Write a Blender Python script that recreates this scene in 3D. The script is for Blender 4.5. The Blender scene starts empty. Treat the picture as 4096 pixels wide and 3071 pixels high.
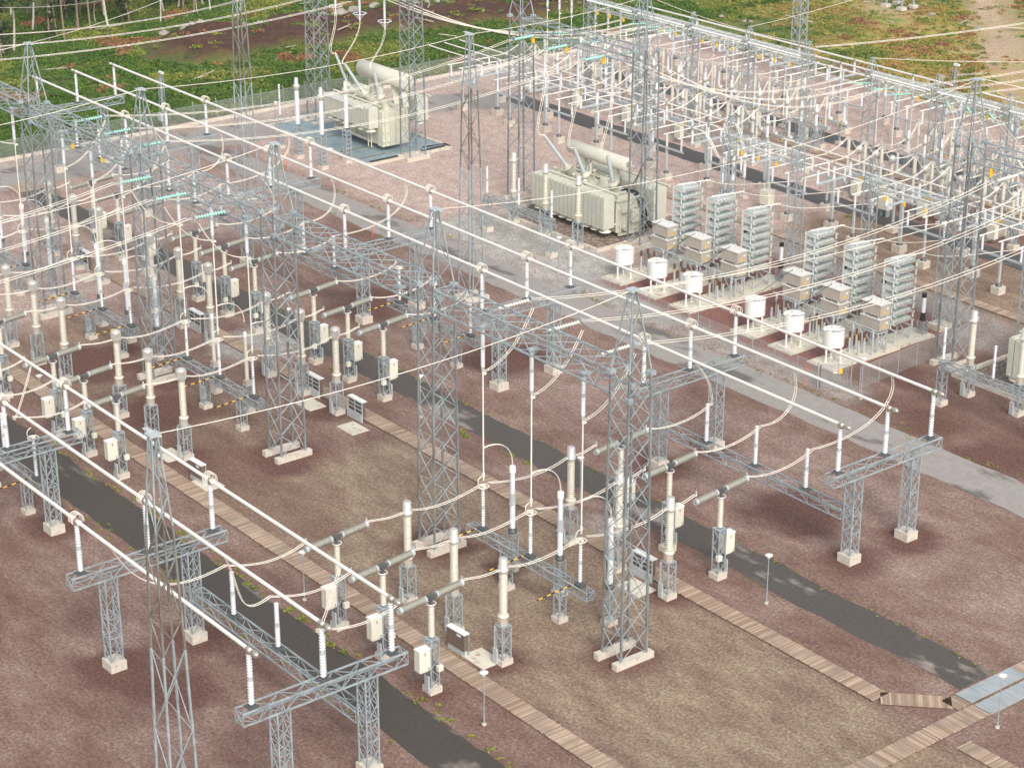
import bpy, math, random
import numpy as np
from mathutils import Vector as V, Matrix, noise
random.seed(7); rng = np.random.default_rng(7)
SC = bpy.context.scene; COL = SC.collection
# ------------------------------------------------------------------ camera
CAM = V((97.0, -86.7, 75.0)); FPX = 8392.33
R_ = V((0.619461, 0.785028, 0.000417)); U_ = V((-0.301673, 0.237558, 0.923341)); F_ = V((-0.724749, 0.572099, -0.383980))
def proj(p):
    v = V(p) - CAM; w = v.dot(F_)
    if w < 1: return (-1e5, -1e5)
    return 2048 + FPX * v.dot(R_) / w, 1535.5 - FPX * v.dot(U_) / w
def seen(pts, m=60):
    xs, ys = zip(*[proj(p) for p in pts])
    return max(xs) > -m and min(xs) < 4096 + m and max(ys) > -m and min(ys) < 3071 + m
cd = bpy.data.cameras.new('camera'); cam = bpy.data.objects.new('camera', cd); COL.objects.link(cam)
cd.sensor_width = 36; cd.lens = FPX / 4096 * 36; cd.clip_start = 1; cd.clip_end = 3000
cam.matrix_world = Matrix(((R_.x, U_.x, -F_.x, CAM.x), (R_.y, U_.y, -F_.y, CAM.y), (R_.z, U_.z, -F_.z, CAM.z), (0, 0, 0, 1)))
SC.camera = cam
# ------------------------------------------------------------------ materials
def nodes(name):
    m = bpy.data.materials.new(name); m.use_nodes = True; nt = m.node_tree
    return m, nt, nt.nodes['Principled BSDF']
def N(nt, t, **k):
    n = nt.nodes.new(t)
    for a, b in k.items():
        if a in n.inputs: n.inputs[a].default_value = b
        else: setattr(n, a, b)
    return n
def ramp(nt, src, stops):
    r = nt.nodes.new('ShaderNodeValToRGB'); e = r.color_ramp.elements
    while len(e) < len(stops): e.new(0.5)
    for i, (p, c) in enumerate(stops):
        e[i].position = p; e[i].color = (*c, 1) if len(c) == 3 else c
    nt.links.new(src, r.inputs[0]); return r.outputs[0]
def g3(v): return (v, v, v)
def mixc(nt, f, a, b, bt='MIX'):
    n = nt.nodes.new('ShaderNodeMix'); n.data_type = 'RGBA'; n.blend_type = bt
    for s, i in ((f, 0), (a, 6), (b, 7)):
        if isinstance(s, (int, float)): n.inputs[i].default_value = s
        elif isinstance(s, tuple): n.inputs[i].default_value = (*s, 1)
        else: nt.links.new(s, n.inputs[i])
    return n.outputs[2]
def coord(nt, kind='Object', scale=(1, 1, 1)):
    tc = N(nt, 'ShaderNodeTexCoord'); mp = N(nt, 'ShaderNodeMapping'); mp.inputs['Scale'].default_value = scale
    nt.links.new(tc.outputs[kind], mp.inputs[0]); return mp.outputs[0]
def nz(nt, vec, scale, detail=4, rough=0.55):
    n = N(nt, 'ShaderNodeTexNoise', Scale=scale, Detail=detail, Roughness=rough); nt.links.new(vec, n.inputs['Vector']); return n.outputs[0]
def simple(name, col, rough=0.5, metal=0.0, var=0.12, vs=3.0, dirt=None, dscale=(1, 1, 1), dth=(0.55, 0.72)):
    m, nt, b = nodes(name); v = coord(nt)
    lo = tuple(c * (1 - var) for c in col); hi = tuple(min(1, c * (1 + var)) for c in col)
    c = ramp(nt, nz(nt, v, vs), [(0.3, lo), (0.7, hi)])
    if dirt:
        v2 = coord(nt, 'Object', dscale); f = ramp(nt, nz(nt, v2, 1.6, 6, .65), [(dth[0], g3(0)), (dth[1], g3(1))])
        c = mixc(nt, f, c, dirt)
    nt.links.new(c, b.inputs['Base Color']); b.inputs['Roughness'].default_value = rough; b.inputs['Metallic'].default_value = metal
    return m
M = {}
M['steel'] = simple('galvanized_steel', (.37, .43, .46), .5, .2, .22, 1.3, (.24, .23, .21), (1, 1, .35), (.56, .75))
M['leg'] = simple('galvanized_leg_shaded', (.27, .30, .32), .5, .3, .35, .5, (.20, .165, .12), (1, 1, .15), (.55, .7))  # darker than the braces: shadow side of the leg angles put into the colour
M['steel2'] = simple('weathered_steel', (.30, .31, .30), .55, .3, .3, .7, (.20, .165, .12), (1, 1, .2), (.45, .6))
M['dark'] = simple('dark_fittings', (.13, .14, .145), .5, .4)
M['alu'] = simple('aluminium_tube', (.88, .87, .83), .38, .1, .05, .8)
M['cap'] = simple('tube_end_alloy', (.5, .46, .40), .35, .5)
M['wire'] = simple('aluminium_conductor', (.90, .85, .76), .5, .1, .06)
M['white'] = simple('white_insulator', (.80, .83, .86), .35, 0, .04)
M['beige'] = simple('beige_insulator', (.68, .65, .56), .4, 0, .06)
M['olive'] = simple('grey_interrupter_insulator', (.30, .30, .26), .4, 0, .07)
M['glass'] = simple('green_glass_discs', (.40, .74, .66), .15, 0, .06)
M['porc'] = simple('pale_porcelain_discs', (.85, .82, .74), .2, 0, .05)
M['conc'] = simple('concrete', (.62, .57, .50), .85, 0, .12, 2.5, (.36, .22, .13), (1, 1, 1), (.56, .75))
M['cream'] = simple('cream_cabinet_paint', (.76, .74, .64), .4, 0, .03)
M['creamd'] = simple('cream_transformer_paint', (.62, .62, .52), .4, 0, .06, 1, (.42, .36, .26), (1, 1, .4), (.6, .8))
M['fin'] = simple('radiator_paint', (.58, .59, .51), .45, 0, .06, 1.2)
M['fingap'] = simple('radiator_core', (.20, .21, .18), .6)
M['ltgrey'] = simple('light_grey_metal', (.50, .55, .57), .45, .1, .06)
M['head'] = simple('cast_alloy_head', (.60, .59, .56), .4, .3, .06)
M['brown'] = simple('brown_panel', (.16, .12, .10), .4)
M['box'] = simple('stainless_box', (.52, .48, .42), .38, .15, .06, 1.0)
M['lid'] = simple('stainless_lid', (.82, .81, .78), .35, .15, .06)
M['caps'] = simple('capacitor_paint', (.62, .67, .65), .4, 0, .05)
M['pale'] = simple('pale_galvanized_steel', (.60, .64, .62), .45, .15, .15, 1.3)
M['drum'] = simple('white_drum_paint', (.84, .85, .82), .4, 0, .03)
M['maroon'] = simple('brown_glazed_bushing', (.10, .03, .022), .25)
M['black'] = simple('black_rubber', (.02, .02, .02), .5)
M['yellow'] = simple('yellow_paint', (.80, .50, .04), .5, 0, .05)
M['orange'] = simple('orange_stake', (.80, .22, .10), .6)
M['red'] = simple('red_paint', (.45, .03, .03), .5)
M['lamp'] = simple('lamp_shade_white', (.86, .86, .85), .4, 0, .03)
M['steelplate'] = simple('steel_plate', (.36, .40, .42), .6, .0, .12, .6, (.28, .32, .36), (.3, 1.5, 1), (.5, .7))
M['grate'] = simple('blue_grey_deck', (.27, .36, .40), .5, .1, .15, .8, (.19, .25, .28), (.3, 1.5, 1), (.5, .7))
M['pad'] = simple('pale_concrete_pad', (.66, .62, .53), .85, 0, .08, .8, (.34, .27, .2), (1, 1, 1), (.56, .68))
M['fence'] = simple('fence_mesh_wire', (.42, .45, .46), .5, .3)
M['bark'] = simple('pine_bark', (.30, .22, .17), .9, 0, .2, 2)
M['birch'] = simple('birch_bark', (.60, .56, .50), .8, 0, .15, 4, (.15, .12, .1), (1, 1, 3), (.6, .65))
M['deadwood'] = simple('bleached_wood', (.52, .46, .39), .9, 0, .15)
M['rock'] = simple('field_stone', (.34, .31, .28), .9, 0, .25, 1.5)
# striped earthing pole
m, nt, b = nodes('yellow_black_stripes'); v = coord(nt)
w = N(nt, 'ShaderNodeTexWave', wave_type='BANDS', bands_direction='Y', Scale=.42, Distortion=0); nt.links.new(v, w.inputs['Vector'])
r = N(nt, 'ShaderNodeValToRGB'); r.color_ramp.interpolation = 'CONSTANT'; r.color_ramp.elements[0].color = (.02, .02, .02, 1); r.color_ramp.elements[1].position = .5; r.color_ramp.elements[1].color = (.85, .5, .05, 1)
nt.links.new(w.outputs[1], r.inputs[0]); nt.links.new(r.outputs[0], b.inputs['Base Color']); M['stripe'] = m
# fence netting: real thin wires are below a pixel, so the netting is a see-through weave
def netting(name, col, a):
    m, nt, b = nodes(name)
    tc = coord(nt, 'Object', (1, 1, 1)); sep = N(nt, 'ShaderNodeSeparateXYZ'); nt.links.new(tc, sep.inputs[0])
    def frac(x):
        q = N(nt, 'ShaderNodeMath', operation='MULTIPLY'); nt.links.new(x, q.inputs[0]); q.inputs[1].default_value = 9
        f = N(nt, 'ShaderNodeMath', operation='FRACT'); nt.links.new(q.outputs[0], f.inputs[0])
        l = N(nt, 'ShaderNodeMath', operation='LESS_THAN'); nt.links.new(f.outputs[0], l.inputs[0]); l.inputs[1].default_value = a; return l.outputs[0]
    ad = N(nt, 'ShaderNodeMath', operation='ADD'); nt.links.new(sep.outputs[0], ad.inputs[0]); nt.links.new(sep.outputs[1], ad.inputs[1])
    mx = N(nt, 'ShaderNodeMath', operation='MAXIMUM'); nt.links.new(frac(ad.outputs[0]), mx.inputs[0]); nt.links.new(frac(sep.outputs[2]), mx.inputs[1])
    nt.links.new(mx.outputs[0], b.inputs['Alpha']); b.inputs['Base Color'].default_value = (*col, 1); return m
M['net'] = netting('chain_link_netting', (.50, .52, .52), .12)
# ------------------------------------------------------------------ mesh builder
class MB:
    def __init__(s): s.v = []; s.f = []; s.s = []
    def quad(s, a, b, c, d):
        n = len(s.v); s.v += [a, b, c, d]; s.f.append((n, n + 1, n + 2, n + 3)); s.s.append(0); return s
    def box(s, x0, x1, y0, y1, z0, z1):
        n = len(s.v); s.v += [(x, y, z) for z in (z0, z1) for y in (y0, y1) for x in (x0, x1)]
        s.f += [tuple(n + i for i in q) for q in ((0, 2, 3, 1), (4, 5, 7, 6), (0, 1, 5, 4), (2, 6, 7, 3), (0, 4, 6, 2), (1, 3, 7, 5))]; s.s += [0] * 6; return s
    def bx(s, cx, cy, cz, sx, sy, sz): return s.box(cx - sx / 2, cx + sx / 2, cy - sy / 2, cy + sy / 2, cz - sz / 2, cz + sz / 2)
    def frame(s, p, q):
        d = (V(q) - V(p)).normalized(); a = V((0, 0, 1)) if abs(d.z) < .95 else V((1, 0, 0))
        u = d.cross(a).normalized(); return d, u, u.cross(d).normalized()
    def bar(s, p, q, w, h=None):
        h = h or w; d, u, k = s.frame(p, q); n = len(s.v)
        for c in (V(p), V(q)):
            for i, j in ((-1, -1), (1, -1), (1, 1), (-1, 1)): s.v.append(tuple(c + u * (w / 2 * i) + k * (h / 2 * j)))
        s.f += [tuple(n + i for i in f) for f in ((0, 1, 5, 4), (1, 2, 6, 5), (2, 3, 7, 6), (3, 0, 4, 7), (3, 2, 1, 0), (4, 5, 6, 7))]; s.s += [0] * 6; return s
    def lathe(s, p, q, prof, n=10, caps=True):
        p = V(p); q = V(q); d, u, k = s.frame(p, q); L = (q - p).length; b = len(s.v)
        cs = [(math.cos(2 * math.pi * i / n), math.sin(2 * math.pi * i / n)) for i in range(n)]
        for t, r in prof:
            c = p + d * t
            for a, e in cs: s.v.append(tuple(c + u * (r * a) + k * (r * e)))
        for j in range(len(prof) - 1):
            for i in range(n):
                s.f.append((b + j * n + i, b + j * n + (i + 1) % n, b + (j + 1) * n + (i + 1) % n, b + (j + 1) * n + i)); s.s.append(1)
        if caps:
            for t, r, rev in ((prof[0][0], prof[0][1], 1), (prof[-1][0], prof[-1][1], 0)):
                c = len(s.v); cc = p + d * t
                for a, e in cs: s.v.append(tuple(cc + u * (r * a) + k * (r * e)))
                ids = list(range(c, c + n)); s.f.append(tuple(ids[::-1] if rev else ids)); s.s.append(0)
        return s
    def cyl(s, p, q, r, r2=None, n=10): return s.lathe(p, q, [(0, r), ((V(q) - V(p)).length, r if r2 is None else r2)], n)
    def ribs(s, p, q, r, rs, pitch=.13, n=10, r2=None):
        L = (V(q) - V(p)).length; k = max(3, int(L / pitch)); h = L / k; pr = []
        for i in range(k):
            f = 1 if r2 is None else 1 + (r2 / r - 1) * i / k
            pr += [(i * h, r * f), (i * h + h * .42, r * f), (i * h + h * .5, rs * f), (i * h + h * .72, rs * f), (i * h + h * .95, r * f)]
        pr.append((L, pr[-1][1])); return s.lathe(p, q, pr, n)
    def ring(s, c, R, r, ax=(0, 0, 1), n=16, m=6, a0=0, a1=2 * math.pi):
        ax = V(ax).normalized(); t = V((1, 0, 0)) if abs(ax.x) < .9 else V((0, 1, 0)); u = ax.cross(t).normalized(); k = ax.cross(u)
        pts = [tuple(V(c) + u * (R * math.cos(a0 + (a1 - a0) * i / n)) + k * (R * math.sin(a0 + (a1 - a0) * i / n))) for i in range(n + 1)]
        return s.path(pts, r, m)
    def path(s, pts, r, n=6):
        P_ = [V(p) for p in pts]; b = len(s.v); N_ = len(P_); up = None
        for i, p in enumerate(P_):
            d = (P_[min(i + 1, N_ - 1)] - P_[max(i - 1, 0)]).normalized()
            if up is None: up = d.cross(V((0, 0, 1)) if abs(d.z) < .9 else V((1, 0, 0))).normalized()
            up = (up - d * up.dot(d)).normalized(); k = d.cross(up)
            for j in range(n):
                a = 2 * math.pi * j / n; s.v.append(tuple(p + up * (r * math.cos(a)) + k * (r * math.sin(a))))
        for i in range(N_ - 1):
            for j in range(n):
                s.f.append((b + i * n + j, b + (i + 1) * n + j, b + (i + 1) * n + (j + 1) % n, b + i * n + (j + 1) % n)); s.s.append(1)
        return s
    def truss(s, p, q, w, h, panel, wc=.1, wd=.06, both=False):
        """box truss along p->q (horizontal axis): w across, h in z"""
        p = V(p); q = V(q); d = (q - p).normalized(); u = V((-d.y, d.x, 0)); L = (q - p).length; k = max(1, round(L / panel))
        C = [(-1, -1), (1, -1), (1, 1), (-1, 1)]
        pt = lambda i, c: p + d * (L * i / k) + u * (w / 2 * C[c][0]) + V((0, 0, h / 2 * C[c][1]))
        for c in range(4): s.bar(pt(0, c), pt(k, c), wc)
        for i in range(k):
            for c in range(4):
                e = (c + 1) % 4
                if (i + c) % 2: s.bar(pt(i, c), pt(i + 1, e), wd)
                else: s.bar(pt(i, e), pt(i + 1, c), wd)
                if both and c % 2 == 0: s.bar(pt(i, e), pt(i + 1, c), wd * .9) if (i + c) % 2 else s.bar(pt(i, c), pt(i + 1, e), wd * .9)
        for i in (0, k):
            for c in range(4): s.bar(pt(i, c), pt(i, (c + 1) % 4), wd)
            s.bar(pt(i, 0), pt(i, 2), wd)
        return s
    def lattice(s, z0, z1, hx0, hy0, hx1, hy1, panel, wl=.12, wd=.06, cross=True, cx=0, cy=0, ladder=False, legs=True):
        k = max(1, round((z1 - z0) / panel)); C = [(-1, -1), (1, -1), (1, 1), (-1, 1)]
        def pt(i, c):
            t = i / k; return (cx + C[c][0] * (hx0 + (hx1 - hx0) * t), cy + C[c][1] * (hy0 + (hy1 - hy0) * t), z0 + (z1 - z0) * t)
        if legs:
            for c in range(4): s.bar(pt(0, c), pt(k, c), wl)
        for i in range(k):
            for c in range(4):
                e = (c + 1) % 4
                if ladder: s.bar(pt(i + .5, c), pt(i + .5, e), wd * 1.6); continue
                if (i + c) % 2 or cross: s.bar(pt(i, c), pt(i + 1, e), wd)
                if not (i + c) % 2 or cross: s.bar(pt(i, e), pt(i + 1, c), wd)
        return s
    def mesh(s, name, mat):
        me = bpy.data.meshes.new(name); me.from_pydata([tuple(v) for v in s.v], [], s.f); me.materials.append(mat)
        me.polygons.foreach_set('use_smooth', [bool(x) for x in s.s]); me.update(); return me
class Proto:
    """a kind of thing: parts as (name, mesh, parent index, label)"""
    def __init__(s, name): s.name = name; s.parts = []
    def add(s, name, mb, mat, parent=None, label=None):
        s.parts.append((name, mb.mesh(name, M[mat]) if isinstance(mb, MB) else mb, parent, label)); return len(s.parts) - 1
    def place(s, loc, label, cat, group=None, rz=0, name=None):
        r = bpy.data.objects.new(name or s.name, None); COL.objects.link(r); r.location = loc; r.rotation_euler = (0, 0, rz); r.empty_display_size = .2
        r['label'] = cut(label); r['category'] = cat
        if group: r['group'] = group
        obs = []
        for n, me, par, lb in s.parts:
            o = bpy.data.objects.new(n, me); COL.objects.link(o); o.parent = r if par is None else obs[par]
            if lb: o['label'] = lb
            obs.append(o)
        return r
def cut(t):
    w = t.split()
    while len(w) > 16:
        for f in ('the', 'a', 'of', 'one', 'three', 'white', 'grey', 'pale', 'low', 'lattice', 'thin', 'long', 'and', 'with'):
            if f in w[1:]: w.pop(w.index(f, 1)); break
        else: break
    return ' '.join(w)
def single(name, mb, mat, label, cat, group=None, loc=(0, 0, 0), kind=None):
    o = bpy.data.objects.new(name, mb.mesh(name, M[mat]) if isinstance(mb, MB) else mb); COL.objects.link(o); o.location = loc
    if kind: o['kind'] = kind
    if label: o['label'] = cut(label)
    if cat: o['category'] = cat
    if group: o['group'] = group
    return o
def sag(a, b, s, n=14):
    a = V(a); b = V(b); return [tuple(a.lerp(b, i / n) - V((0, 0, 4 * s * (i / n) * (1 - i / n)))) for i in range(n + 1)]
def twin(mb, pts, r=.026, gap=.42, spacers=True, vert=False):
    P_ = [V(p) for p in pts]; a = P_[-1] - P_[0]; u = V((-a.y, a.x, 0)); u = u.normalized() if u.length > .3 else V((1, 0, 0))
    for s in (-1, 1): mb.path([tuple(p + u * (gap / 2 * s)) for p in P_], r, 5)
    if spacers:
        for i in range(3, len(P_) - 1, 4): mb.bar(tuple(P_[i] - u * gap / 2), tuple(P_[i] + u * gap / 2), .05)
    return mb
# ------------------------------------------------------------------ grid of the 400 kV yard
BAY = {0: 'in the foreground bay', 2: 'in the middle bay', 3: 'in the third bay', 4: 'in the far left bay'}
BX = {0: 0.0, 2: -44.1, 3: -66.0, 4: -88.1}
PH = [(-4.75, 'right'), (-10.45, 'middle'), (-16.15, 'left')]
ROW = {-1: 'front row nearer the wide tarmac corner', 1: 'back row beside the middle tarmac lane'}
SIDE = {-1: 'front row', 1: 'back row'}
# ------------------------------------------------------------------ lattice towers
def tower(h_b=20.3, h_t=21.9, top=27.7, foot=True):
    P = Proto('lattice_tower')
    a = MB().lattice(.5, 12, 1.0, 1.2, .97, 1.1, 1.92, .15, .052, legs=False); P.add('lower_bracing', a, 'steel')
    a = MB()
    for i, j in ((-1, -1), (1, -1), (1, 1), (-1, 1)): a.bar((i, j * 1.2, .5), (i * .97, j * 1.1, 12), .15).bar((i * .97, j * 1.1, 12), (i * .95, j * .95, h_t + .3), .13)
    P.add('corner_legs', a, 'leg')
    b = MB().lattice(12, h_t + .3, .97, 1.1, .95, .95, 1.75, .13, .05, legs=False); b.bx(.95, .95, h_t, .5, .5, .3); b.bx(-.95, -.95, h_t, .5, .5, .3); b.bx(.95, -.95, h_b, .4, .4, .4); b.bx(-.95, .95, h_b, .4, .4, .4); P.add('upper_bracing', b, 'steel')
    c = MB().lattice(h_t + .3, top, .95, .95, .18, .18, 1.4, .09, .045, False); P.add('peak', c, 'steel')
    c = MB().bx(0, 0, top, .75, .75, .14); c.bx(.55, 0, top + .06, .7, .3, .06); P.add('top_plate', c, 'ltgrey')
    for x in (-1, .95):
        f = MB().box(x - .28, x + .28, -1.75, 1.75, -.2, .5); P.add('footing', f, 'conc')
    return P
TW = tower()
twn = {0: 'standing alone at the right end of the long gantry beam', -22: 'second from the right end of the long gantry beam', -44: 'third from the right end of the long gantry beam', -66: 'fourth from the right end of the long gantry beam', -88: 'fifth from the right along the long gantry beam, far left'}
for x, t in twn.items():
    TW.place((x, 0, 0), 'grey lattice gantry tower ' + t, 'lattice tower', 'towers of the long gantry')
# masts without beams (narrower, weathered)
def mast():
    P = Proto('lattice_mast')
    P.add('lower_frame', MB().lattice(.4, 14, .95, .95, .72, .72, 2.6, .13, .05, False), 'steel')
    P.add('upper_frame', MB().lattice(14, 22, .72, .72, .55, .55, 2.2, .12, .06, False), 'steel2')
    P.add('peak', MB().lattice(22, 27.5, .55, .55, .2, .2, 1.6, .09, .05, False), 'steel')
    P.add('top_plate', MB().bx(0, 0, 27.6, .7, .7, .14).bx(-.6, 0, 27.7, .6, .35, .06), 'ltgrey')
    f = MB()
    for x in (-.95, .95): f.box(x - .3, x + .3, -1.4, 1.4, -.2, .4)
    P.add('footing', f, 'conc'); return P
MS = mast()
MS.place((.9, -36.3, 0), 'lightning mast cut by the bottom edge, nearest the camera', 'lattice mast', 'free standing masts')
MS.place((-65.2, 36, 0), 'lightning mast beside the pale tarmac road, in front of the near transformer', 'lattice mast', 'free standing masts')
MS.place((-108.8, 36, 0), 'lightning mast beside the pale tarmac road, left of the blue deck transformer', 'lattice mast', 'free standing masts')
# ------------------------------------------------------------------ long gantry beam at y=0, one per bay
gb = Proto('gantry_beam')
gb.add('truss', MB().truss((-21, 0, 21.1), (-1, 0, 21.1), 1.9, 1.6, 1.7, .12, .055, True), 'steel')
m_ = MB()
for x in (-4.75, -10.45, -16.15): m_.bx(x, 0, 20.25, .6, .9, .12)
gb.add('hanger_plate', m_, 'steel')
m_ = MB()
for x in (-6.4, -12.2): m_.bx(x, -1.0, 19.9, .06, .3, .5)
gs = Proto('gantry_beam'); gs.parts = list(gb.parts); gs.add('warning_sign', m_, 'yellow')
for x, t, P in ((0, 'between the first and second towers from the right', gb), (-22, 'between the second and third towers from the right', gb), (-44, 'between the third and fourth towers from the right', gb), (-66, 'between the fourth and fifth towers, left', gs), (-88, 'running out of the left edge', gs)):
    P.place((x, 0, 0), 'heavy lattice gantry beam ' + t, 'gantry beam', 'beams of the long gantry')
# ------------------------------------------------------------------ white post insulator helper
def post_ins(P, x, y, z0, z1, r=.115, flange=True, mat='white', label=None):
    m = MB(); zm = (z0 + z1) / 2
    m.ribs((x, y, z0 + .1), (x, y, zm - .12), r * .8, r * 1.55, .19); m.ribs((x, y, zm + .12), (x, y, z1 - .1), r * .75, r * 1.45, .19)
    i = P.add('insulator', m, mat, None, label)
    f = MB().cyl((x, y, zm - .13), (x, y, zm + .13), r * 1.45)
    P.add('flange', f, 'ltgrey', i)
# ------------------------------------------------------------------ busbar supports (portal with cantilever cross-arm)
def support():
    P = Proto('busbar_support')
    for y in (-3.25, 3.25):
        c = MB().lattice(.75, 7.3, .46, .46, .46, .46, 1.02, .1, .045, True, cy=y)
        for z in (2.6, 4.1):
            for i in (-.46, .46): c.bar((-.46, y + i, z), (.46, y + i, z), .06).bar((i, y - .46, z), (i, y + .46, z), .06)
        P.add('column', c, 'steel')
        f = MB().box(-.68, .68, y - .62, y + .62, -.2, .72); P.add('footing', f, 'conc')
    P.add('cross_arm', MB().truss((0, -6.1, 7.65), (0, 6.1, 7.65), .95, .85, 1.0, .1, .045), 'steel')
    for y in (-5.2, 0, 5.2): 
        P.parts and P.add('seat_plate', MB().bx(0, y, 8.12, .7, .7, .07), 'dark'); post_ins(P, 0, y, 8.15, 11.85, .13)
    return P
SU = support()
ordw = ['first', 'second', 'third', 'fourth', 'fifth', 'sixth', 'seventh', 'eighth', 'ninth']
for i in range(7):
    x = -.4 - 22 * i
    if seen([(x, 21, 0), (x, 32, 12), (x, 26, 7)]): SU.place((x, 26.65, 0), f'lattice support with three white insulators, {ordw[i]} from the right under back busbar', 'busbar support', 'supports of the back busbar')
for i in range(6):
    x = .9 - 22 * i
    if seen([(x, -31, 0), (x, -20, 12), (x, -26, 7)]): SU.place((x, -25.75, 0), f'lattice support with three white insulators, {ordw[i]} from the right under front busbar', 'busbar support', 'supports of the front busbar')
# low trusses between supports with three post insulators
def low_truss(xl):
    P = Proto('insulator_truss')
    P.add('truss', MB().truss((-21.3, 0, 3.95), (-.7, 0, 3.95), .95, .8, 1.15, .095, .042), 'steel')
    for x in xl: P.add('seat_plate', MB().bx(x, 0, 4.38, .8, .8, .06), 'dark'); post_ins(P, x, 0, 4.4, 7.95, .12)
    return P
LT = low_truss([-5.0, -10.6, -16.3])
for x, y, t in ((-.3, 23.3, 'between the two right hand supports of the back busbar'), (-66.3, 23.3, 'between middle supports of the back busbar, behind the third bay'), (-88.3, 23.3, 'behind the far left bay under the back busbar'), (-110.3, 23.3, 'at the far end under the back busbar near the perimeter fence'), (.9, -22.5, 'between the two right hand supports of the front busbar')):
    LT.place((x, y, 0), 'low lattice truss carrying three white insulators ' + t, 'truss', 'low insulator trusses')
# ------------------------------------------------------------------ busbar tubes
def tube(name, x0, x1, y, z, r, label, group, sup, cap=True, loops=True, mat='alu'):
    P = Proto(name)
    P.add('pipe', MB().cyl((x0, y, z), (x1, y, z), r, n=12), mat)
    if cap: P.add('end_cap', MB().lathe((x1 - .12, y, z), (x1 + .5, y, z), [(0, r * 1.25), (.1, r * 1.3), (.12, r * 1.6), (.42, r * 1.6), (.55, r * 1.2), (.62, r * .5)], 12), 'cap')
    c = MB()
    for k, x in enumerate(sup):
        c.lathe((x - .14, y, z), (x + .14, y, z), [(0, r * 1.4), (.28, r * 1.4)], 10); c.bx(x, y, z - .2, .25, .25, .3)
    P.add('support_clamp', c, 'cap')
    if loops:
        for x in sup[1:-1]:
            c = MB()
            for dx in (-.3, -.1, .1, .3): c.ring((x + dx, y, z + .12), .42, .028, (1, 0, 0), 12, 5, -.2, math.pi + .2) if False else c.path([(x + dx, y + .42 * math.cos(a), z + .1 + .5 * math.sin(a)) for a in [math.pi * i / 10 for i in range(-1, 12)]], .028, 5)
            c.lathe((x - .5, y, z), (x - .35, y, z), [(0, r * 1.5), (.15, r * 1.5)], 10); c.lathe((x + .35, y, z), (x + .5, y, z), [(0, r * 1.5), (.15, r * 1.5)], 10)
            P.add('expansion_loop', c, 'wire')
    return P.place((0, 0, 0), label, 'busbar', group)
supB = [-.4 - 22 * i for i in range(7)]; supF = [.9 - 22 * i for i in range(6)]
for y, t in ((21.45, 'front'), (26.65, 'middle'), (31.85, 'rear')):
    tube('busbar_tube', -133.2, .1, y, 12.08, .13, f'long pale aluminium busbar tube, {t} one of the three across the middle', 'back busbar tubes', supB)
for y, t in ((-30.95, 'front'), (-25.75, 'middle'), (-20.55, 'rear')):
    tube('busbar_tube', -100, 1.45, y, 12.08, .13, f'long pale aluminium busbar tube, {t} one of the three in the lower left', 'front busbar tubes', supF)
# ------------------------------------------------------------------ live tank circuit breaker pole (cabinet towards -y)
def breaker(g_):
    P = Proto('circuit_breaker')
    P.add('footing', MB().box(-.5, .5, -.5, .5, -.2, .5), 'conc')
    s = MB().lattice(.5, 4.15, .34, .34, .34, .34, .75, .09, .05, False); s.bx(0, 0, 4.15, .8, .8, .1).cyl((0, 0, 3.4), (0, 0, 4.2), .2); P.add('stand', s, 'steel')
    ya, yb = sorted((g_ * .38, g_ * 1.3)); yh = g_ * .85
    c = P.add('cabinet', MB().box(-.25, .35, ya, yb, 2.0, 3.6).bx(.05, yh, 1.93, .4, .6, .14), 'cream')
    P.add('lid', MB().box(-.29, .39, ya - .03, yb + .03, 3.6, 3.67), 'lamp', c); P.add('handle', MB().box(.35, .37, yh + .0, yh + .05, 3.2, 3.45).box(.35, .37, yh + .28, yh + .36, 2.1, 2.22), 'dark', c)
    P.add('small_box', MB().bx(.42, -g_ * .35, 1.9, .3, .42, .42), 'cream'); P.add('conduit_panel', MB().box(-.05, .4, min(g_ * .5, g_ * .62), max(g_ * .5, g_ * .62), .25, 1.5), 'ltgrey')
    P.add('wiring', MB().path([(.1, yh * .7, 1.95), (.15, yh * .5, 1.2), (.1, g_ * .4, .3)], .04, 5).path([(.2, yh * .8, 1.95), (.25, yh * .5, 1.0), (.2, g_ * .4, .1)], .04, 5).path([(0, .2, 2.2), (0, .3, .2)], .05, 5), 'dark')
    m = MB().ribs((0, 0, 4.25), (0, 0, 6.75), .15, .23, .17, 10); P.add('column_insulator', m, 'beige')
    P.add('grading_ring', MB().ring((0, 0, 6.85), .34, .035), 'white')
    P.add('gearbox', MB().cyl((0, 0, 6.75), (0, 0, 7.3), .12, .1).cyl((0, -.5, 7.3), (0, .5, 7.36), .13).bx(0, 0, 7.3, .35, .4, .32), 'dark')
    for sg in (-1, 1):
        m = MB().ribs((0, .5 * sg, 7.33 + .05 * sg), (0, 2.5 * sg, 7.33 + .2 * sg), .2, .285, .17, 12); i = P.add('interrupter', m, 'olive')
        m = MB().cyl((0, .42 * sg, 7.33 + .045 * sg), (0, .55 * sg, 7.33 + .05 * sg), .25).cyl((0, 2.46 * sg, 7.33 + .2 * sg), (0, 2.62 * sg, 7.33 + .205 * sg), .26); m.ring((0, 2.68 * sg, 7.33 + .2 * sg), .2, .03, (0, 1, 0)); m.bx(0, 2.6 * sg, 7.33 + .5, .12, .1, .4); P.add('flange', m, 'ltgrey', i)
    return P
BRK = {-1: breaker(-1), 1: breaker(1)}
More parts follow.
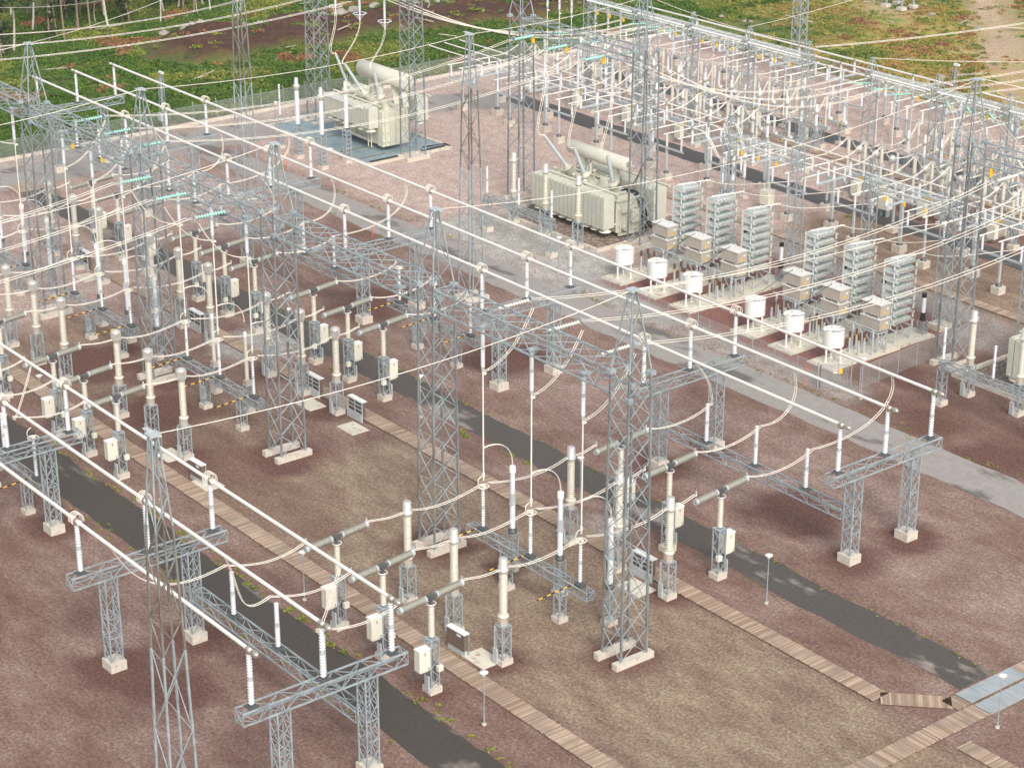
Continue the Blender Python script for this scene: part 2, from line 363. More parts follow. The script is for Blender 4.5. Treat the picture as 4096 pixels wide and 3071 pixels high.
# ------------------------------------------------------------------ current transformer: round capped and finned capped
def ct(fin, h=8.25):
    P = Proto('current_transformer')
    P.add('footing', MB().box(-.5, .5, -.5, .5, -.2, .45), 'conc')
    s = MB().lattice(.45, 3.05, .38, .38, .38, .38, .62, .09, .05, False); s.bx(0, 0, 3.05, .85, .85, .08)
    for z in np.arange(.6, 3.0, .3): s.bx(-.2, -.5, z, .34, .04, .04)
    P.add('stand', s, 'steel'); P.add('conduit_panel', MB().box(-.42, 0, -.62, -.48, .1, 1.3).box(-.36, -.28, -.56, -.5, 1.3, 3), 'ltgrey')
    P.add('terminal_box', MB().lathe((0, 0, 3.1), (0, 0, 3.75), [(0, .34), (.65, .34)], 12).bx(0, -.32, 3.4, .35, .1, .35), 'brown' if False else 'box')
    m = MB().lathe((0, 0, 3.75), (0, 0, 3.95), [(0, .42), (.1, .42), (.2, .3)], 14); m.ribs((0, 0, 3.95), (0, 0, 7.15), .21, .3, .17, 14); P.add('column_insulator', m, 'beige')
    if fin:
        m = MB().lathe((0, 0, 7.15), (0, 0, 7.45), [(0, .3), (.15, .38), (.3, .38)], 14)
        for i in range(30):
            a = i * math.pi / 15; c_, s_ = math.cos(a), math.sin(a); m.bar((c_ * .42, s_ * .42, 7.45), (c_ * .42, s_ * .42, 8.1), .055)
        m.cyl((0, 0, 7.45), (0, 0, 8.1), .40, n=16); m.lathe((0, 0, 8.1), (0, 0, 8.38), [(0, .46), (.08, .44), (.2, .3), (.28, .12)], 16)
    else:
        m = MB().lathe((0, 0, 7.15), (0, 0, 8.3), [(0, .3), (.12, .38), (.3, .4), (.34, .32), (1.1, .31), (1.15, .26)], 16)
    m.bx(0, -.5, 7.45, .14, .3, .14).bx(0, .5, 7.45, .14, .3, .14); P.add('head', m, 'head')
    return P
CTF = ct(True); CTR = ct(False)
PHL = ['right', 'middle', 'left']
for b, bx in BX.items():
    for k, (px, pn) in enumerate(PH):
        for s in (-1, 1):
            x = bx + px
            y = -13.35 if s < 0 else 13.6
            if seen([(x, y, 0), (x, y, 7), (x, y - 2, 7), (x, y + 2, 7)]):
                BRK[s].place((x, y, 0), f'circuit breaker pole with grey ribbed arms, {pn} one, {SIDE[s]} {BAY[b]}', 'circuit breaker', 'circuit breaker poles')
            y = -7.15 if s < 0 else 8.45
            if seen([(x, y, 0), (x, y, 8)]):
                (CTR if b == 0 else CTF).place((x, y, 0), f'current transformer with {"smooth" if b == 0 else "finned"} round head, {pn} one, {SIDE[s]} {BAY[b]}', 'current transformer', 'current transformers on lattice stands', 0 if s < 0 else 0)
# ------------------------------------------------------------------ voltage transformers
def vt(col):
    P = Proto('voltage_transformer')
    P.add('footing', MB().box(-.45, .45, -.45, .45, -.2, .4), 'conc'); P.add('stand', MB().lattice(.4, 2.9, .3, .3, .3, .3, .6, .08, .045, False).bx(0, 0, 2.9, .7, .7, .08), 'steel')
    P.add('base_box', MB().lathe((0, 0, 2.95), (0, 0, 3.3), [(0, .36), (.3, .34), (.35, .2)], 12), 'dark')
    m = MB().ribs((0, 0, 3.3), (0, 0, 5.4), .16, .22, .12).ribs((0, 0, 6.25), (0, 0, 8.0), .15, .2, .12); i = P.add('insulator', m, col)
    P.add('mid_section', MB().cyl((0, 0, 5.4), (0, 0, 6.25), .25, n=14).cyl((0, 0, 5.36), (0, 0, 5.42), .3), 'ltgrey')
    P.add('head', MB().lathe((0, 0, 8.0), (0, 0, 8.55), [(0, .25), (.1, .25), (.48, .25), (.55, .2)], 14), 'lamp'); return P
VTW = vt('white')
def vt2():
    P = Proto('voltage_transformer')
    P.add('footing', MB().box(-.45, .45, -.45, .45, -.2, .4), 'conc'); P.add('stand', MB().lattice(.4, 2.6, .3, .3, .3, .3, .6, .08, .045, False).bx(0, 0, 2.6, .7, .7, .08), 'steel')
    P.add('base_box', MB().bx(0, 0, 2.85, .55, .55, .45), 'box'); P.add('insulator', MB().ribs((0, 0, 3.1), (0, 0, 5.0), .14, .19, .12).ribs((0, 0, 5.2), (0, 0, 7.2), .12, .17, .12), 'beige')
    P.add('head', MB().lathe((0, 0, 7.2), (0, 0, 7.7), [(0, .16), (.2, .2), (.4, .16), (.5, .1)], 12), 'lamp'); return P
VTS = vt2()
for b in (0, 2, 3, 4):
    for k, (px, pn) in enumerate(PH):
        x = BX[b] + px + .35
        if b == 2 and k == 0: continue
        if seen([(x, 2.4, 0), (x, 2.4, 8)]): (VTS if b == 2 else VTW).place((x, 2.4, 0), f'{"slim beige" if b == 2 else "white banded"} voltage transformer behind the disconnector, {pn} one, {BAY[b]}', 'voltage transformer', 'voltage transformers')
# ------------------------------------------------------------------ pantograph disconnectors
def discon():
    P = Proto('disconnector')
    P.add('beam', MB().truss((-17.8, 0, 3.45), (-3.6, 0, 3.45), .7, .65, .9, .09, .045).cyl((-17.2, -.45, 3.85), (-4.3, -.45, 3.85), .05), 'steel')
    for x in (-13.3, -7.0):
        P.add('column', MB().lattice(.4, 3.15, .32, .32, .32, .32, .7, .08, .045, False, cx=x), 'steel'); P.add('footing', MB().box(x - .45, x + .45, -.45, .45, -.2, .42), 'conc')
    P.add('control_box', MB().box(-14.0, -13.6, -.2, .25, .7, 1.9), 'ltgrey'); P.add('drive_box', MB().box(-12.85, -12.55, .2, .6, 1.6, 3.0), 'head')
    for x in (-4.75, -10.45, -16.15):
        P.add('bearing', MB().bx(x, 0, 3.9, .7, .6, .22), 'dark')
        post_ins(P, x, 0, 4.0, 7.35, .1)
        m = MB(); 
        for dx in (-.28, .28): m.path([(x + dx, .42 * math.cos(a), 7.5) for a in (0, .5)] , .03, 4)
        m.ring((x, 0, 7.45), .42, .045, (0, 0, 1)); m.path([(x, -.1 - .38 * math.sin(a), 7.9 - .42 * math.cos(a)) for a in [math.pi * .1 * i for i in range(0, 11)]], .035, 5); m.bx(x, 0, 7.5, .5, .25, .12); P.add('contact', m, 'wire')
        P.add('earthing_arm', MB().cyl((x - .35, -.45, 3.9), (x - .35, -3.7, 3.72), .055, .045, 8), 'stripe')
    return P
DS = discon()
for b in (0, 2, 3, 4): DS.place((BX[b], -.15, 0), f'disconnector beam with three slim white insulators and striped yellow black arms {BAY[b]}', 'disconnector', 'disconnectors under the long gantry')
ds2 = DS.place((-44.1, 23.5, 0), 'disconnector beam with striped arms under the back busbar, beside the middle lane', 'disconnector', 'disconnectors under the long gantry')
if seen([(-55, -22.6, 0)]): DS.place((-40.5, -22.6, 0), 'disconnector beam under the front busbar at the lower left edge', 'disconnector', 'disconnectors under the long gantry')
# droppers hanging from the gantry: insulator above, long pipe below
def dropper(zt=20.2, zi=17.1, zb=7.95, loops=True):
    P = Proto('hanging_dropper')
    m = MB().ribs((0, 0, zi), (0, 0, (zi + zt) / 2 - .1), .12, .17, .13).ribs((0, 0, (zi + zt) / 2 + .1), (0, 0, zt), .12, .17, .13); i = P.add('insulator', m, 'white')
    P.add('flange', MB().cyl((0, 0, (zi + zt) / 2 - .12), (0, 0, (zi + zt) / 2 + .12), .17).cyl((0, 0, zi - .25), (0, 0, zi), .13).cyl((0, 0, zt - .05), (0, 0, zt + .15), .22), 'ltgrey', i)
    P.add('pipe', MB().cyl((0, 0, zb), (0, 0, zi - .2), .06, n=8).bx(0, .12, zi - .55, .2, .3, .15).cyl((0, 0, zb + .3), (0, 0, zb + .6), .1), 'alu'); return P
DR = dropper()
for b in (0, 2, 3, 4):
    for px, pn in PH:
        x = BX[b] + px
        if seen([(x, .0, 8), (x, 0, 20)]): DR.place((x, -.1, 0), f'white insulator and thin pipe hanging from gantry, {pn} one, {BAY[b]}', 'dropper', 'droppers hanging from the long gantry')
# ------------------------------------------------------------------ jumper cables in the bays
nc = 0
def cable(pts, label, group, tw=True, r=.031, gap=.42, spacers=True, name='jumper_cable', cat='cable'):
    if not seen(pts, 20): return
    m = MB()
    if tw: twin(m, pts, r, gap, spacers)
    else: m.path(pts, r, 5)
    return single(name, m, 'wire', label, cat, group)
def bez(a, b, c, d, n=14):
    a, b, c, d = V(a), V(b), V(c), V(d)
    return [tuple(a * (1 - t) ** 3 + b * 3 * t * (1 - t) ** 2 + c * 3 * t * t * (1 - t) + d * t ** 3) for t in [i / n for i in range(n + 1)]]
for b, bx in BX.items():
    for k, (px, pn) in enumerate(PH):
        x = bx + px; w = f'{pn} phase {BAY[b]}'
        for s, a0, a1 in ((-1, -10.9, -7.6), (1, 11.0, 8.9)):
            cable(bez((x, a0, 7.75), (x, a0 + (a1 - a0) * .3, 7.7), (x, a0 + (a1 - a0) * .6, 7.3), (x, a1, 7.5), 8), f'short jumper from breaker to current transformer, {SIDE[s]}, {w}', 'jumpers beside the breakers', gap=.2, spacers=False)
        cable(bez((x, -6.7, 7.5), (x, -4.8, 6.8), (x, -2.2, 7.2), (x, -.5, 7.6), 10), f'jumper from front current transformer to disconnector, {w}', 'jumpers to the disconnectors', gap=.22)
        cable(bez((x, 8.0, 7.5), (x, 6, 6.7), (x, 3.0, 6.9), (x, .4, 7.6), 10), f'jumper from back current transformer to disconnector, {w}', 'jumpers to the disconnectors', gap=.22)
        cable(bez((x, -.1, 10.6), (x + .3, 1.2, 11.0), (x + .35, 2.4, 10.3), (x + .35, 2.4, 8.6), 10), f'bent cream jumper from dropper pipe to voltage transformer, {w}', 'jumpers to the voltage transformers', gap=.1, spacers=False)
        # back side: breaker -> truss insulator -> busbar tube
        ty = (31.85, 26.65, 21.45)[k]
        cable(bez((x, 16.2, 7.75), (x, 18, 7.0), (x, 21.3, 7.0), (x, 23.3, 8.0), 12), f'slack jumper from back breaker to white insulator, {w}', 'jumpers to the back busbar', gap=.2)
        if b != 2: cable(bez((x, 23.3, 8.0), (x, 23.3 + (ty - 23.3) * .55 + 1, 7.4), (x + .2, ty + (2.2 if k == 2 else 1.0), 9.5), (x, ty, 11.95), 16), f'curved jumper rising to the back busbar, {w}', 'risers to the back busbar', gap=.2)
        ty = (-20.55, -25.75, -30.95)[k]
        cable(bez((x, -16.05, 7.7), (x, -18.5, 6.8), (x, -20.5, 7.3), (x, -22.5, 8.0), 12), f'slack jumper from front breaker to white insulator, {w}', 'jumpers to the front busbar', gap=.2)
        cable(bez((x, -22.5, 8.0), (x - .2, -22.5 + (ty + 22.5) * .5 - 1, 6.8), (x, ty + (1.2 if k else -1), 9.3), (x, ty, 11.95), 16), f'curved jumper rising to the front busbar, {w}', 'risers to the front busbar', gap=.2)
        # gantry to dropper
        cable(bez((x, 4.6 if b in (0, 3) else -4.6, 20.6), (x, 3.4 if b in (0, 3) else -3.6, 18.5), (x, 2.0 if b in (0, 3) else -2.2, 16.9), (x, -.1, 16.7), 12), f'slack twin jumper from tension string to hanging dropper, {w}', 'jumpers under the long gantry', gap=.2)
# ------------------------------------------------------------------ tension insulator strings
def tstring(L, r=.19, mat='glass', ring=True, pitch=.26, two=False):
    P = Proto('tension_string'); n = int(L / pitch)
    for o in ((-.22, .22) if two else (0,)):
        pr = [(0, .03)]
        for i in range(n): t = i * pitch; pr += [(t + .02, .035), (t + .05, r), (t + .13, r * .8), (t + .15, .04)]
        P.add('disc_string', MB().lathe((o, .5, 0), (o, .5 + L, 0), pr, 8), mat)
    m = MB().bar((0, 0, 0), (0, .5, 0), .05).bar((0, .5 + L, 0), (0, 1.0 + L, 0), .05)
    if ring: m.ring((0, L + .5, .0), .34, .035, (0, 1, .35)); m.bx(0, L + .8, 0, .5, .25, .08)
    P.add('end_fitting', m, 'ltgrey'); return P
GS = tstring(3.0); PS = tstring(3.0, .17, 'porc'); GSS = tstring(2.1, .16, ring=False); 
def line3(starts, ends, sg, lab, grp, strA=None, strB=None, r=.031, gap=.45):
    for i, (a, b) in enumerate(zip(starts, ends)):
        a = V(a); b = V(b); d = (b - a); rz = math.atan2(d.y, d.x) - math.pi / 2; n = d.normalized(); pn = ['left hand', 'middle', 'right hand'][i]
        A, B = a, b
        if strA and seen([a, a + n * 4], 20): strA.place(a, f'disc insulator string {lab} at the near end, {pn} one', 'insulator string', grp + ' strings', rz)
        if strA: A = a + n * 4
        if strB and seen([b, b - n * 4], 20): strB.place(b, f'disc insulator string {lab} at the far end, {pn} one', 'insulator string', grp + ' strings', rz + math.pi)
        if strB: B = b - n * 4
        cable(sag(A, B, sg, 20), f'twin overhead conductor {lab}, {pn} one', grp, True, r, gap, True, 'overhead_conductor', 'overhead line')
line3([(-82.0, .95, 21), (-76.4, .95, 21), (-70.7, .95, 21)], [(-84.8, 60.3, 20.4), (-78.9, 60.3, 20.4), (-72.6, 60.3, 20.4)], 2.2, 'spanning from the long gantry to the near transformer gantry', 'spans to the near transformer', GS, GS)
line3([(-16.2, .95, 21.3), (-10.45, .95, 21.3), (-4.7, .95, 21.3)], [(-16.2, 60.5, 20.4), (-10.5, 60.5, 20.4), (-4.8, 60.5, 20.4)], 2.2, 'spanning from the right end bay to the right edge', 'spans to the right edge transformer', PS, PS)
line3([(-62.6, -.95, 20.7), (-56.4, -.95, 20.7), (-49.9, -.95, 20.7)], [(-64, -70, 22), (-58, -70, 22), (-52, -70, 22)], 3.0, 'leaving the middle bay towards the left edge', 'lines leaving to the left', GS)
line3([(-102.2, 2, 25.6), (-102.5, 2, 24.3), (-102.8, 2, 22.8)], [(-140, 56, 15.8), (-126.3, 56, 18.0), (-115.8, 56, 19.5)], .9, 'crossing the top left corner in front of the forest', 'spans to the blue deck transformer', None, None)
# earth wires between peaks
ew = [((0, 0, 27.7), (.9, -36.3, 27.6), .9, 'from the right gantry tower to the nearest mast'), ((-22, 0, 27.7), (-22.5, 61.5, 27.7), 2.2, 'from the second gantry tower to the right hand tall tower'), ((-66, 0, 27.7), (-65.2, 36, 27.6), .8, 'from the fourth gantry tower to the near mast'),
      ((-65.2, 36, 27.6), (-67, 61, 27.7), .4, 'from the near mast to the near transformer gantry'), ((-88, 0, 27.7), (-108.8, 36, 27.6), .8, 'from the far left gantry tower to the farther mast'), ((-44, 0, 27.7), (-44, -60, 29), 2.5, 'from the third gantry tower out to the left edge'),
      ((0, 0, 27.7), (-1, 61, 27.7), 2.0, 'from the right gantry tower out to the right edge'), ((-88, 0, 27.7), (-96, -50, 29), 2, 'from the far left gantry tower out of the left edge'), ((-66, 0, 27.7), (-70, -60, 30), 2.5, 'from the fourth gantry tower out of the left edge'),
      ((-99, 2, 29), (-178, 56, 9.3), .4, 'high across the forest in the top left corner'), ((-67, 61, 27.7), (-75.7, 95, 16), .6, 'from the near transformer gantry down to a short tower'), ((-22.5, 61.5, 27.7), (-44, 95, 16), .6, 'from the right hand tall tower down to a short tower'), ((-22.5, 61.5, 27.7), (10, 110, 16), .6, 'from the right hand tall tower to the right edge'),
      ((-67, 61, 27.7), (-22.5, 61.5, 27.7), 3.0, 'between the near transformer gantry and right hand tall tower')]
for a, b, s, t in ew[:-1]: cable(sag(a, b, s, 18), 'single thin earth wire ' + t, 'earth wires', False, .03, name='earth_wire', cat='earth wire')
# ------------------------------------------------------------------ tall towers and gantry beams at y=61
T6 = tower(20.4, 21.9, 27.7)
for x, t in ((-131.4, 'left leg of the gantry behind the blue deck transformer'), (-110.1, 'right of the blue deck transformer'), (-88.4, 'to the left of the near transformer'), (-67, 'at the right end of the near transformer'), (-22.5, 'beside the transformer at the right edge')):
    T6.place((x, 61, 0), 'tall lattice tower ' + t, 'lattice tower', 'towers of the transformer gantries')
def tbeam(L, tr=True):
    P = Proto('gantry_beam'); P.add('truss', MB().truss((1, 0, 21.1), (L - 1, 0, 21.1), 1.8, 1.5, 1.6, .12, .055, True), 'steel')
    m = MB()
    for x in (3.4, 9.3, 15.6): m.bx(x, -1.0, 19.9, .06, .45, .8)
    P.add('warning_sign', m, 'yellow'); return P
tbeam(21.4).place((-88.4, 61, 0), 'lattice gantry beam high above the near transformer', 'gantry beam', 'beams of the transformer gantries')
tbeam(21.3).place((-131.4, 61, 0), 'lattice gantry beam above the blue deck transformer', 'gantry beam', 'beams of the transformer gantries')
tbeam(22).place((-22.5, 61, 0), 'lattice gantry beam leaving the right edge', 'gantry beam', 'beams of the transformer gantries')
def hring():
    P = Proto('hanging_insulator'); P.add('insulator', MB().ribs((0, 0, 16.6), (0, 0, 20.2), .12, .17, .13), 'white'); P.add('corona_ring', MB().ring((0, 0, 16.3), .85, .05, n=24).bar((.85, 0, 16.3), (.15, 0, 15.6), .04).bar((-.85, 0, 16.3), (-.15, 0, 15.6), .04).bar((0, .85, 16.3), (0, .15, 15.6), .04).bar((0, -.85, 16.3), (0, -.15, 15.6), .04).cyl((0, 0, 15.3), (0, 0, 16.6), .1), 'white'); return P
HR = hring()
for i, x in enumerate((-84.4, -78.5, -72.7)): HR.place((x, 61.2, 0), f'insulator with white corona ring above the near transformer, {PHL[2 - i]} one', 'hanging insulator', 'ringed insulators above transformers')
for i, x in enumerate((-127, -121.5, -116)): HR.place((x, 61.2, 0), f'insulator with white corona ring above the blue deck transformer, {PHL[2 - i]} one', 'hanging insulator', 'ringed insulators above transformers')
# ------------------------------------------------------------------ transformers
def bushing(P, base, joint, tip, r=.17):
    b, j, t = V(base), V(joint), V(tip); d = (t - j)
    k = P.add('bushing', MB().ribs(j, t, r * 1.15, r * 1.5, .11, 12, r * .95), 'ltgrey')
    P.add('bushing_tip', MB().cyl(t, t + d.normalized() * .25, .13).cyl(j - d.normalized() * .1, j, r * 2.0), 'head', k)
    P.add('turret', MB().lathe(b, j, [(0, .55), ((j - b).length * .72, .5), ((j - b).length * .75, .62), ((j - b).length * .82, .62), ((j - b).length * .84, .36), ((j - b).length, .33)], 14), 'creamd')
def rad_bank(P, x0, x1, y0, y1, z0, z1, n):
    w = (x1 - x0) / n; m = MB(); g_ = MB(); f = MB()
    for i in range(n):
        a = x0 + i * w; m.box(a + .03, a + w - .1, y0, y1, z0, z1)
        for k in range(3): zz = z0 + (z1 - z0) * (k + 1) / 4; m.box(a + .02, a + w - .09, y0 - .012, y0, zz, zz + .03)
        m.box(a + .12, a + w - .2, y0 + .1, y1 - .1, z1, z1 + .12)
    P.add('radiator_bank', m, 'fin'); g_.box(x0 + .06, x1 - .16, y0 + .12, y1 - .12, z0 + .1, z1 - .06); P.add('radiator_core', g_, 'fingap')
    q = max(2, n // 2)
    for i in range(q):
        xx = x0 + (x1 - x0) * (i + .5) / q; f = MB().lathe((xx, (y0 + y1) / 2, z0 - .45), (xx, (y0 + y1) / 2, z0 - .02), [(0, .72), (.06, .74), (.1, .5), (.43, .42)], 16); P.add('cooling_fan', f, 'cream')
    h = MB(); h.cyl((x0 - .1, y1 + .15, z1 + .2), (x1 + .25, y1 + .15, z1 + .2), .14).cyl((x0, y1 + .12, z0 + .35), (x1, y1 + .12, z0 + .35), .12); P.add('header_pipe', h, 'creamd')
def trafo1():
    P = Proto('power_transformer')
    t = MB().box(-6.5, 6.4, -1.6, 1.7, .55, 4.2)
    for i in range(9): x = -6.2 + i * 1.55; t.box(x - .09, x + .09, -1.75, -1.6, .6, 4.1); t.box(x - .09, x + .09, 1.7, 1.85, .6, 4.1)
    for y in (-1.3, -.4, .5, 1.4): t.box(6.4, 6.58, y - .09, y + .09, .6, 4.0)
    for z in (1.3, 3.2): t.box(6.4, 6.52, -1.6, 1.7, z, z + .14)
    t.box(-6.7, 6.6, -1.8, 1.9, 4.2, 4.35); t.box(-6, 6, -1.3, 1.3, 4.35, 4.6); P.add('tank', t, 'creamd')
    t = MB(); t.lathe((6.6, -.9, 1.2), (7.1, -.9, 1.2), [(0, .35), (.5, .35)], 14); t.box(6.6, 6.95, .1, 1.2, 1.6, 3.0).box(6.5, 7.0, -1.4, -.5, 3.0, 3.9); t.box(6.5, 6.8, -1.7, 1.5, .3, .55); P.add('control_cabinet', t, 'creamd')
    rad_bank(P, -6.5, 6.35, -3.55, -2.0, 1.25, 4.9, 18); rad_bank(P, -6.5, 7.2, 3.1, 5.0, 1.1, 4.8, 18)
    c = MB().lathe((-6.9, 2.6, 6.9), (3.1, 2.6, 6.9), [(0, .35), (.06, .7), (.14, .8), (9.86, .8), (9.94, .72), (10, .4)], 22); k = P.add('conservator', c, 'cream')
    s = MB().box(-4.6, -4.1, 2.2, 2.9, 4.3, 6.3).box(1.0, 1.5, 2.2, 2.9, 4.3, 6.3).box(-4.9, -3.8, 2.3, 2.8, 6.1, 6.4).box(.7, 1.8, 2.3, 2.8, 6.1, 6.4); P.add('conservator_support', s, 'creamd')
    P.add('gauge', MB().bx(3.13, 2.6, 6.95, .08, .3, .55).cyl((3.1, 2.6, 6.8), (3.22, 2.6, 6.8), .14), 'cap', k)
    X = 77.0; Y = 62
    bushing(P, (-2.9, .0, 4.35), (-3.5, -1.0, 6.1), (-6.0, -2, 9.0)); bushing(P, (-.2, .0, 4.35), (-.3, -1.0, 5.95), (-.7, -2, 8.7)); bushing(P, (4.0, .0, 4.35), (4.7, -1.0, 6.2), (4.95, -2, 9.2))
    for i, x in enumerate((-3.5, .5, 4.6)):
        P.add('low_voltage_bushing', MB().ribs((x, 2.4, 5.2), (x + .1, 3.6, 7.3), .1, .15, .1).cyl((x, 2.2, 4.6), (x, 2.5, 5.3), .22), 'brown' if i == 2 else 'ltgrey')
    t = MB()
    for i in range(18):
        x = -6 + 12 * random.random(); y = random.choice((-1.5, -.9, 1.2, 1.9, 2.5)); z = 4.7 + random.random() * .5; L = .8 + random.random() * 3
        (t.cyl((x, y, z), (min(x + L, 6.6), y, z), .08) if i % 2 else t.cyl((x, y - .5, z), (x, y + 1.6, z), .09))
        if i % 3 == 0: t.lathe((x, y, 4.4), (x, y, 5.4), [(0, .2), (.7, .2), (.75, .28), (.95, .28), (1, .15)], 10)
    t.cyl((1.8, .7, 4.6), (1.8, .7, 5.3), 1.0, .8, 18); t.cyl((-1.8, 1.3, 4.7), (-1.8, 1.3, 6.2), .16); P.add('pipework', t, 'creamd')
    w = MB()
    for i in range(9): y = 1.0 + i * .1; w.path(bez((4.5, y - .6, 4.75), (6.0, y, 4.9), (7.0, y + .3, 4.6), (7.1, y + .5, .6), 8), .045, 5)
    P.add('black_hoses', w, 'black'); return P
T1 = trafo1(); T1.place((-77.0, 62.2, 0), 'cream power transformer with pebble bed, conservator and long radiator bank, near right', 'transformer', 'power transformers')
T3o = T1.place((-9.2, 64.0, 0), 'cream power transformer cut by the right edge', 'transformer', 'power transformers')
def trafo2():
    P = Proto('power_transformer')
    t = MB().box(-6.2, 3.9, -1.6, 1.8, .6, 5.0).box(3.9, 5.0, -1.9, 2.1, .6, 5.1)
    for i in range(8): x = -5.9 + i * 1.35; t.box(x - .1, x + .1, -1.8, -1.6, .7, 4.9)
    for y in (-1.5, -.7, .1, .9, 1.7): t.box(5.0, 5.2, y - .1, y + .1, .7, 5.0)
    for z in (1.2, 2.4, 3.7): t.box(5.0, 5.14, -1.9, -.4, z, z + .14)
    t.box(-6.4, 4.2, -1.8, 2.0, 5.0, 5.15); P.add('tank', t, 'creamd')
    rad_bank(P, -5.8, -.9, -3.4, -2.0, 3.0, 5.6, 7); rad_bank(P, -.4, 4.3, -3.4, -2.0, 3.0, 5.6, 7); rad_bank(P, -.5, 5.0, 3.6, 5.3, 3.0, 5.9, 7)
    P.add('banner', MB().box(-5.9, -1.0, -3.47, -3.42, 5.35, 5.85).box(-.4, 3.0, -3.47, -3.42, 5.35, 5.85), 'lamp')
    P.add('conservator', MB().lathe((-5.9, 2.6, 8.1), (4.3, 2.6, 8.1), [(0, .4), (.06, .95), (.14, 1.05), (10.06, 1.05), (10.14, .95), (10.2, .6)], 24), 'cream')
    P.add('conservator_support', MB().box(-3.7, -3.2, 2.2, 3.0, 5.1, 7.3).box(1.6, 2.1, 2.2, 3.0, 5.1, 7.3).bar((3.0, 1.8, 5.1), (1.2, 2.6, 7.3), .7, .3).bar((5.0, 1.8, 5.1), (3.2, 2.6, 7.3), .7, .3).bar((-.4, 1.8, 5.1), (-1.6, 2.6, 7.3), .5, .3), 'creamd')
    bushing(P, (-.6, -.2, 5.1), (-3.0, -1.6, 7.1), (-5.1, -1.9, 10.6), .16); bushing(P, (1.4, -.2, 5.1), (.2, -1.6, 6.9), (-2.9, -1.9, 9.6), .16); bushing(P, (4.0, -.6, 5.1), (3.9, -1.6, 7.3), (3.4, -1.9, 10.4), .16)
    t = MB()
    for i in range(14):
        x = -5.6 + 9 * random.random(); y = random.choice((-1.2, .3, 1.2)); z = 5.3 + random.random() * .7
        (t.cyl((x, y, z), (min(x + 2.5, 4.6), y, z), .09) if i % 2 else t.cyl((x, y - .8, z), (x, y + 1.4, z), .1))
    t.cyl((-4, .8, 6.2), (-2.3, .8, 6.2), .5, n=14); P.add('pipework', t, 'creamd')
    P.add('lower_pipes', MB().cyl((-5.5, -2.1, 1.2), (2.5, -2.1, 1.0), .22).cyl((-1, -2.1, 1.0), (-1, -2.1, 3.0), .18).cyl((2.5, -2.4, .3), (2.5, -2.4, 3.0), .08).cyl((3.2, -2.4, .3), (3.2, -2.4, 3.0), .08), 'creamd')
    return P
T2 = trafo2(); T2.place((-119.0, 61.0, .25), 'cream power transformer standing on a blue grey deck, far left', 'transformer', 'power transformers')
# droppers to bushings
for i, (a, b) in enumerate((((-84.4, 61.2, 15.4), (-83.1, 60.2, 9.2)), ((-78.5, 61.2, 15.4), (-77.7, 60.2, 8.9)), ((-72.7, 61.2, 15.4), (-72.0, 60.2, 9.4)))):
    cable(bez(a, (a[0] + .2, a[1], a[2] - 2.6), (b[0] - .2, b[1] - 2.2, b[2] - .4), b, 12), f'twin cable dropping to the near transformer bushing, {PHL[2 - i]} one', 'cables to bushings', gap=.2)
for i, (a, b) in enumerate((((-127, 61.2, 15.4), (-124.2, 59.1, 10.9)), ((-121.5, 61.2, 15.4), (-122, 59.1, 9.9)), ((-116, 61.2, 15.4), (-115.7, 59.1, 10.7)))):
    cable(bez(a, (a[0], a[1], a[2] - 3), (b[0] - 1.2, b[1] - 1, b[2] + .1), b, 12), f'twin cable dropping to the blue deck transformer bushing, {PHL[2 - i]} one', 'cables to bushings', gap=.2)
# CTs and low truss in front of transformers
LT4 = Proto('insulator_truss'); LT4.add('truss', MB().truss((-11.6, 0, 3.95), (.2, 0, 3.95), .7, .6, .9, .09, .045), 'steel')
for x in (-11.35, 0): LT4.add('column', MB().lattice(.5, 3.7, .33, .33, .33, .33, .65, .08, .045, False, cx=x), 'steel'); LT4.add('footing', MB().box(x - .5, x + .5, -.5, .5, -.2, .5), 'conc')
for x in (-11.4, -5.7, 0): post_ins(LT4, x, 0, 4.3, 7.6, .1)
LT4.place((-70.3, 50.8, 0), 'low lattice truss with three white insulators in front of the near transformer', 'truss', 'low trusses by the transformers')
LT4.place((-5.3, 52.6, 0), 'low lattice truss with white insulators at the right edge', 'truss', 'low trusses by the transformers')
for i, x in enumerate((-82.1, -76.4, -70.7)): CTR.place((x, 54.9, 0), f'tall beige current transformer before the near transformer radiators, {PHL[2 - i]} one', 'current transformer', 'current transformers by transformers')
for i, x in enumerate((-16.5, -10.8)): CTR.place((x, 56.2, 0), f'tall beige current transformer at the right edge, {["left", "right"][i]} hand one', 'current transformer', 'current transformers by transformers')
CT2 = Proto('current_transformer'); CT2.add('footing', MB().box(-.5, .5, -.5, .5, -.2, .5), 'conc'); CT2.add('stand', MB().lattice(.5, 4.3, .36, .36, .36, .36, .55, .1, .06, ladder=True), 'steel')
CT2.add('column_insulator', MB().ribs((0, 0, 4.4), (0, 0, 8.6), .24, .3, .12), 'white'); CT2.add('head', MB().lathe((0, 0, 8.6), (0, 0, 10.3), [(0, .2), (.3, .35), (.6, .45), (.8, .4), (.85, .26), (1.6, .26), (1.7, .2)], 14), 'head')
for i, x in enumerate((-119.3, -113.6)): pass
for i, (x, y) in enumerate(((-119.1, 49.8), (-113.2, 49.5), (-113.9, 53.6))): CT2.place((x, y, 0), f'white current transformer on ladder stand beside the blue deck, {["farthest left", "nearest the road", "nearest the deck"][i]} one', 'current transformer', 'current transformers on ladder stands')
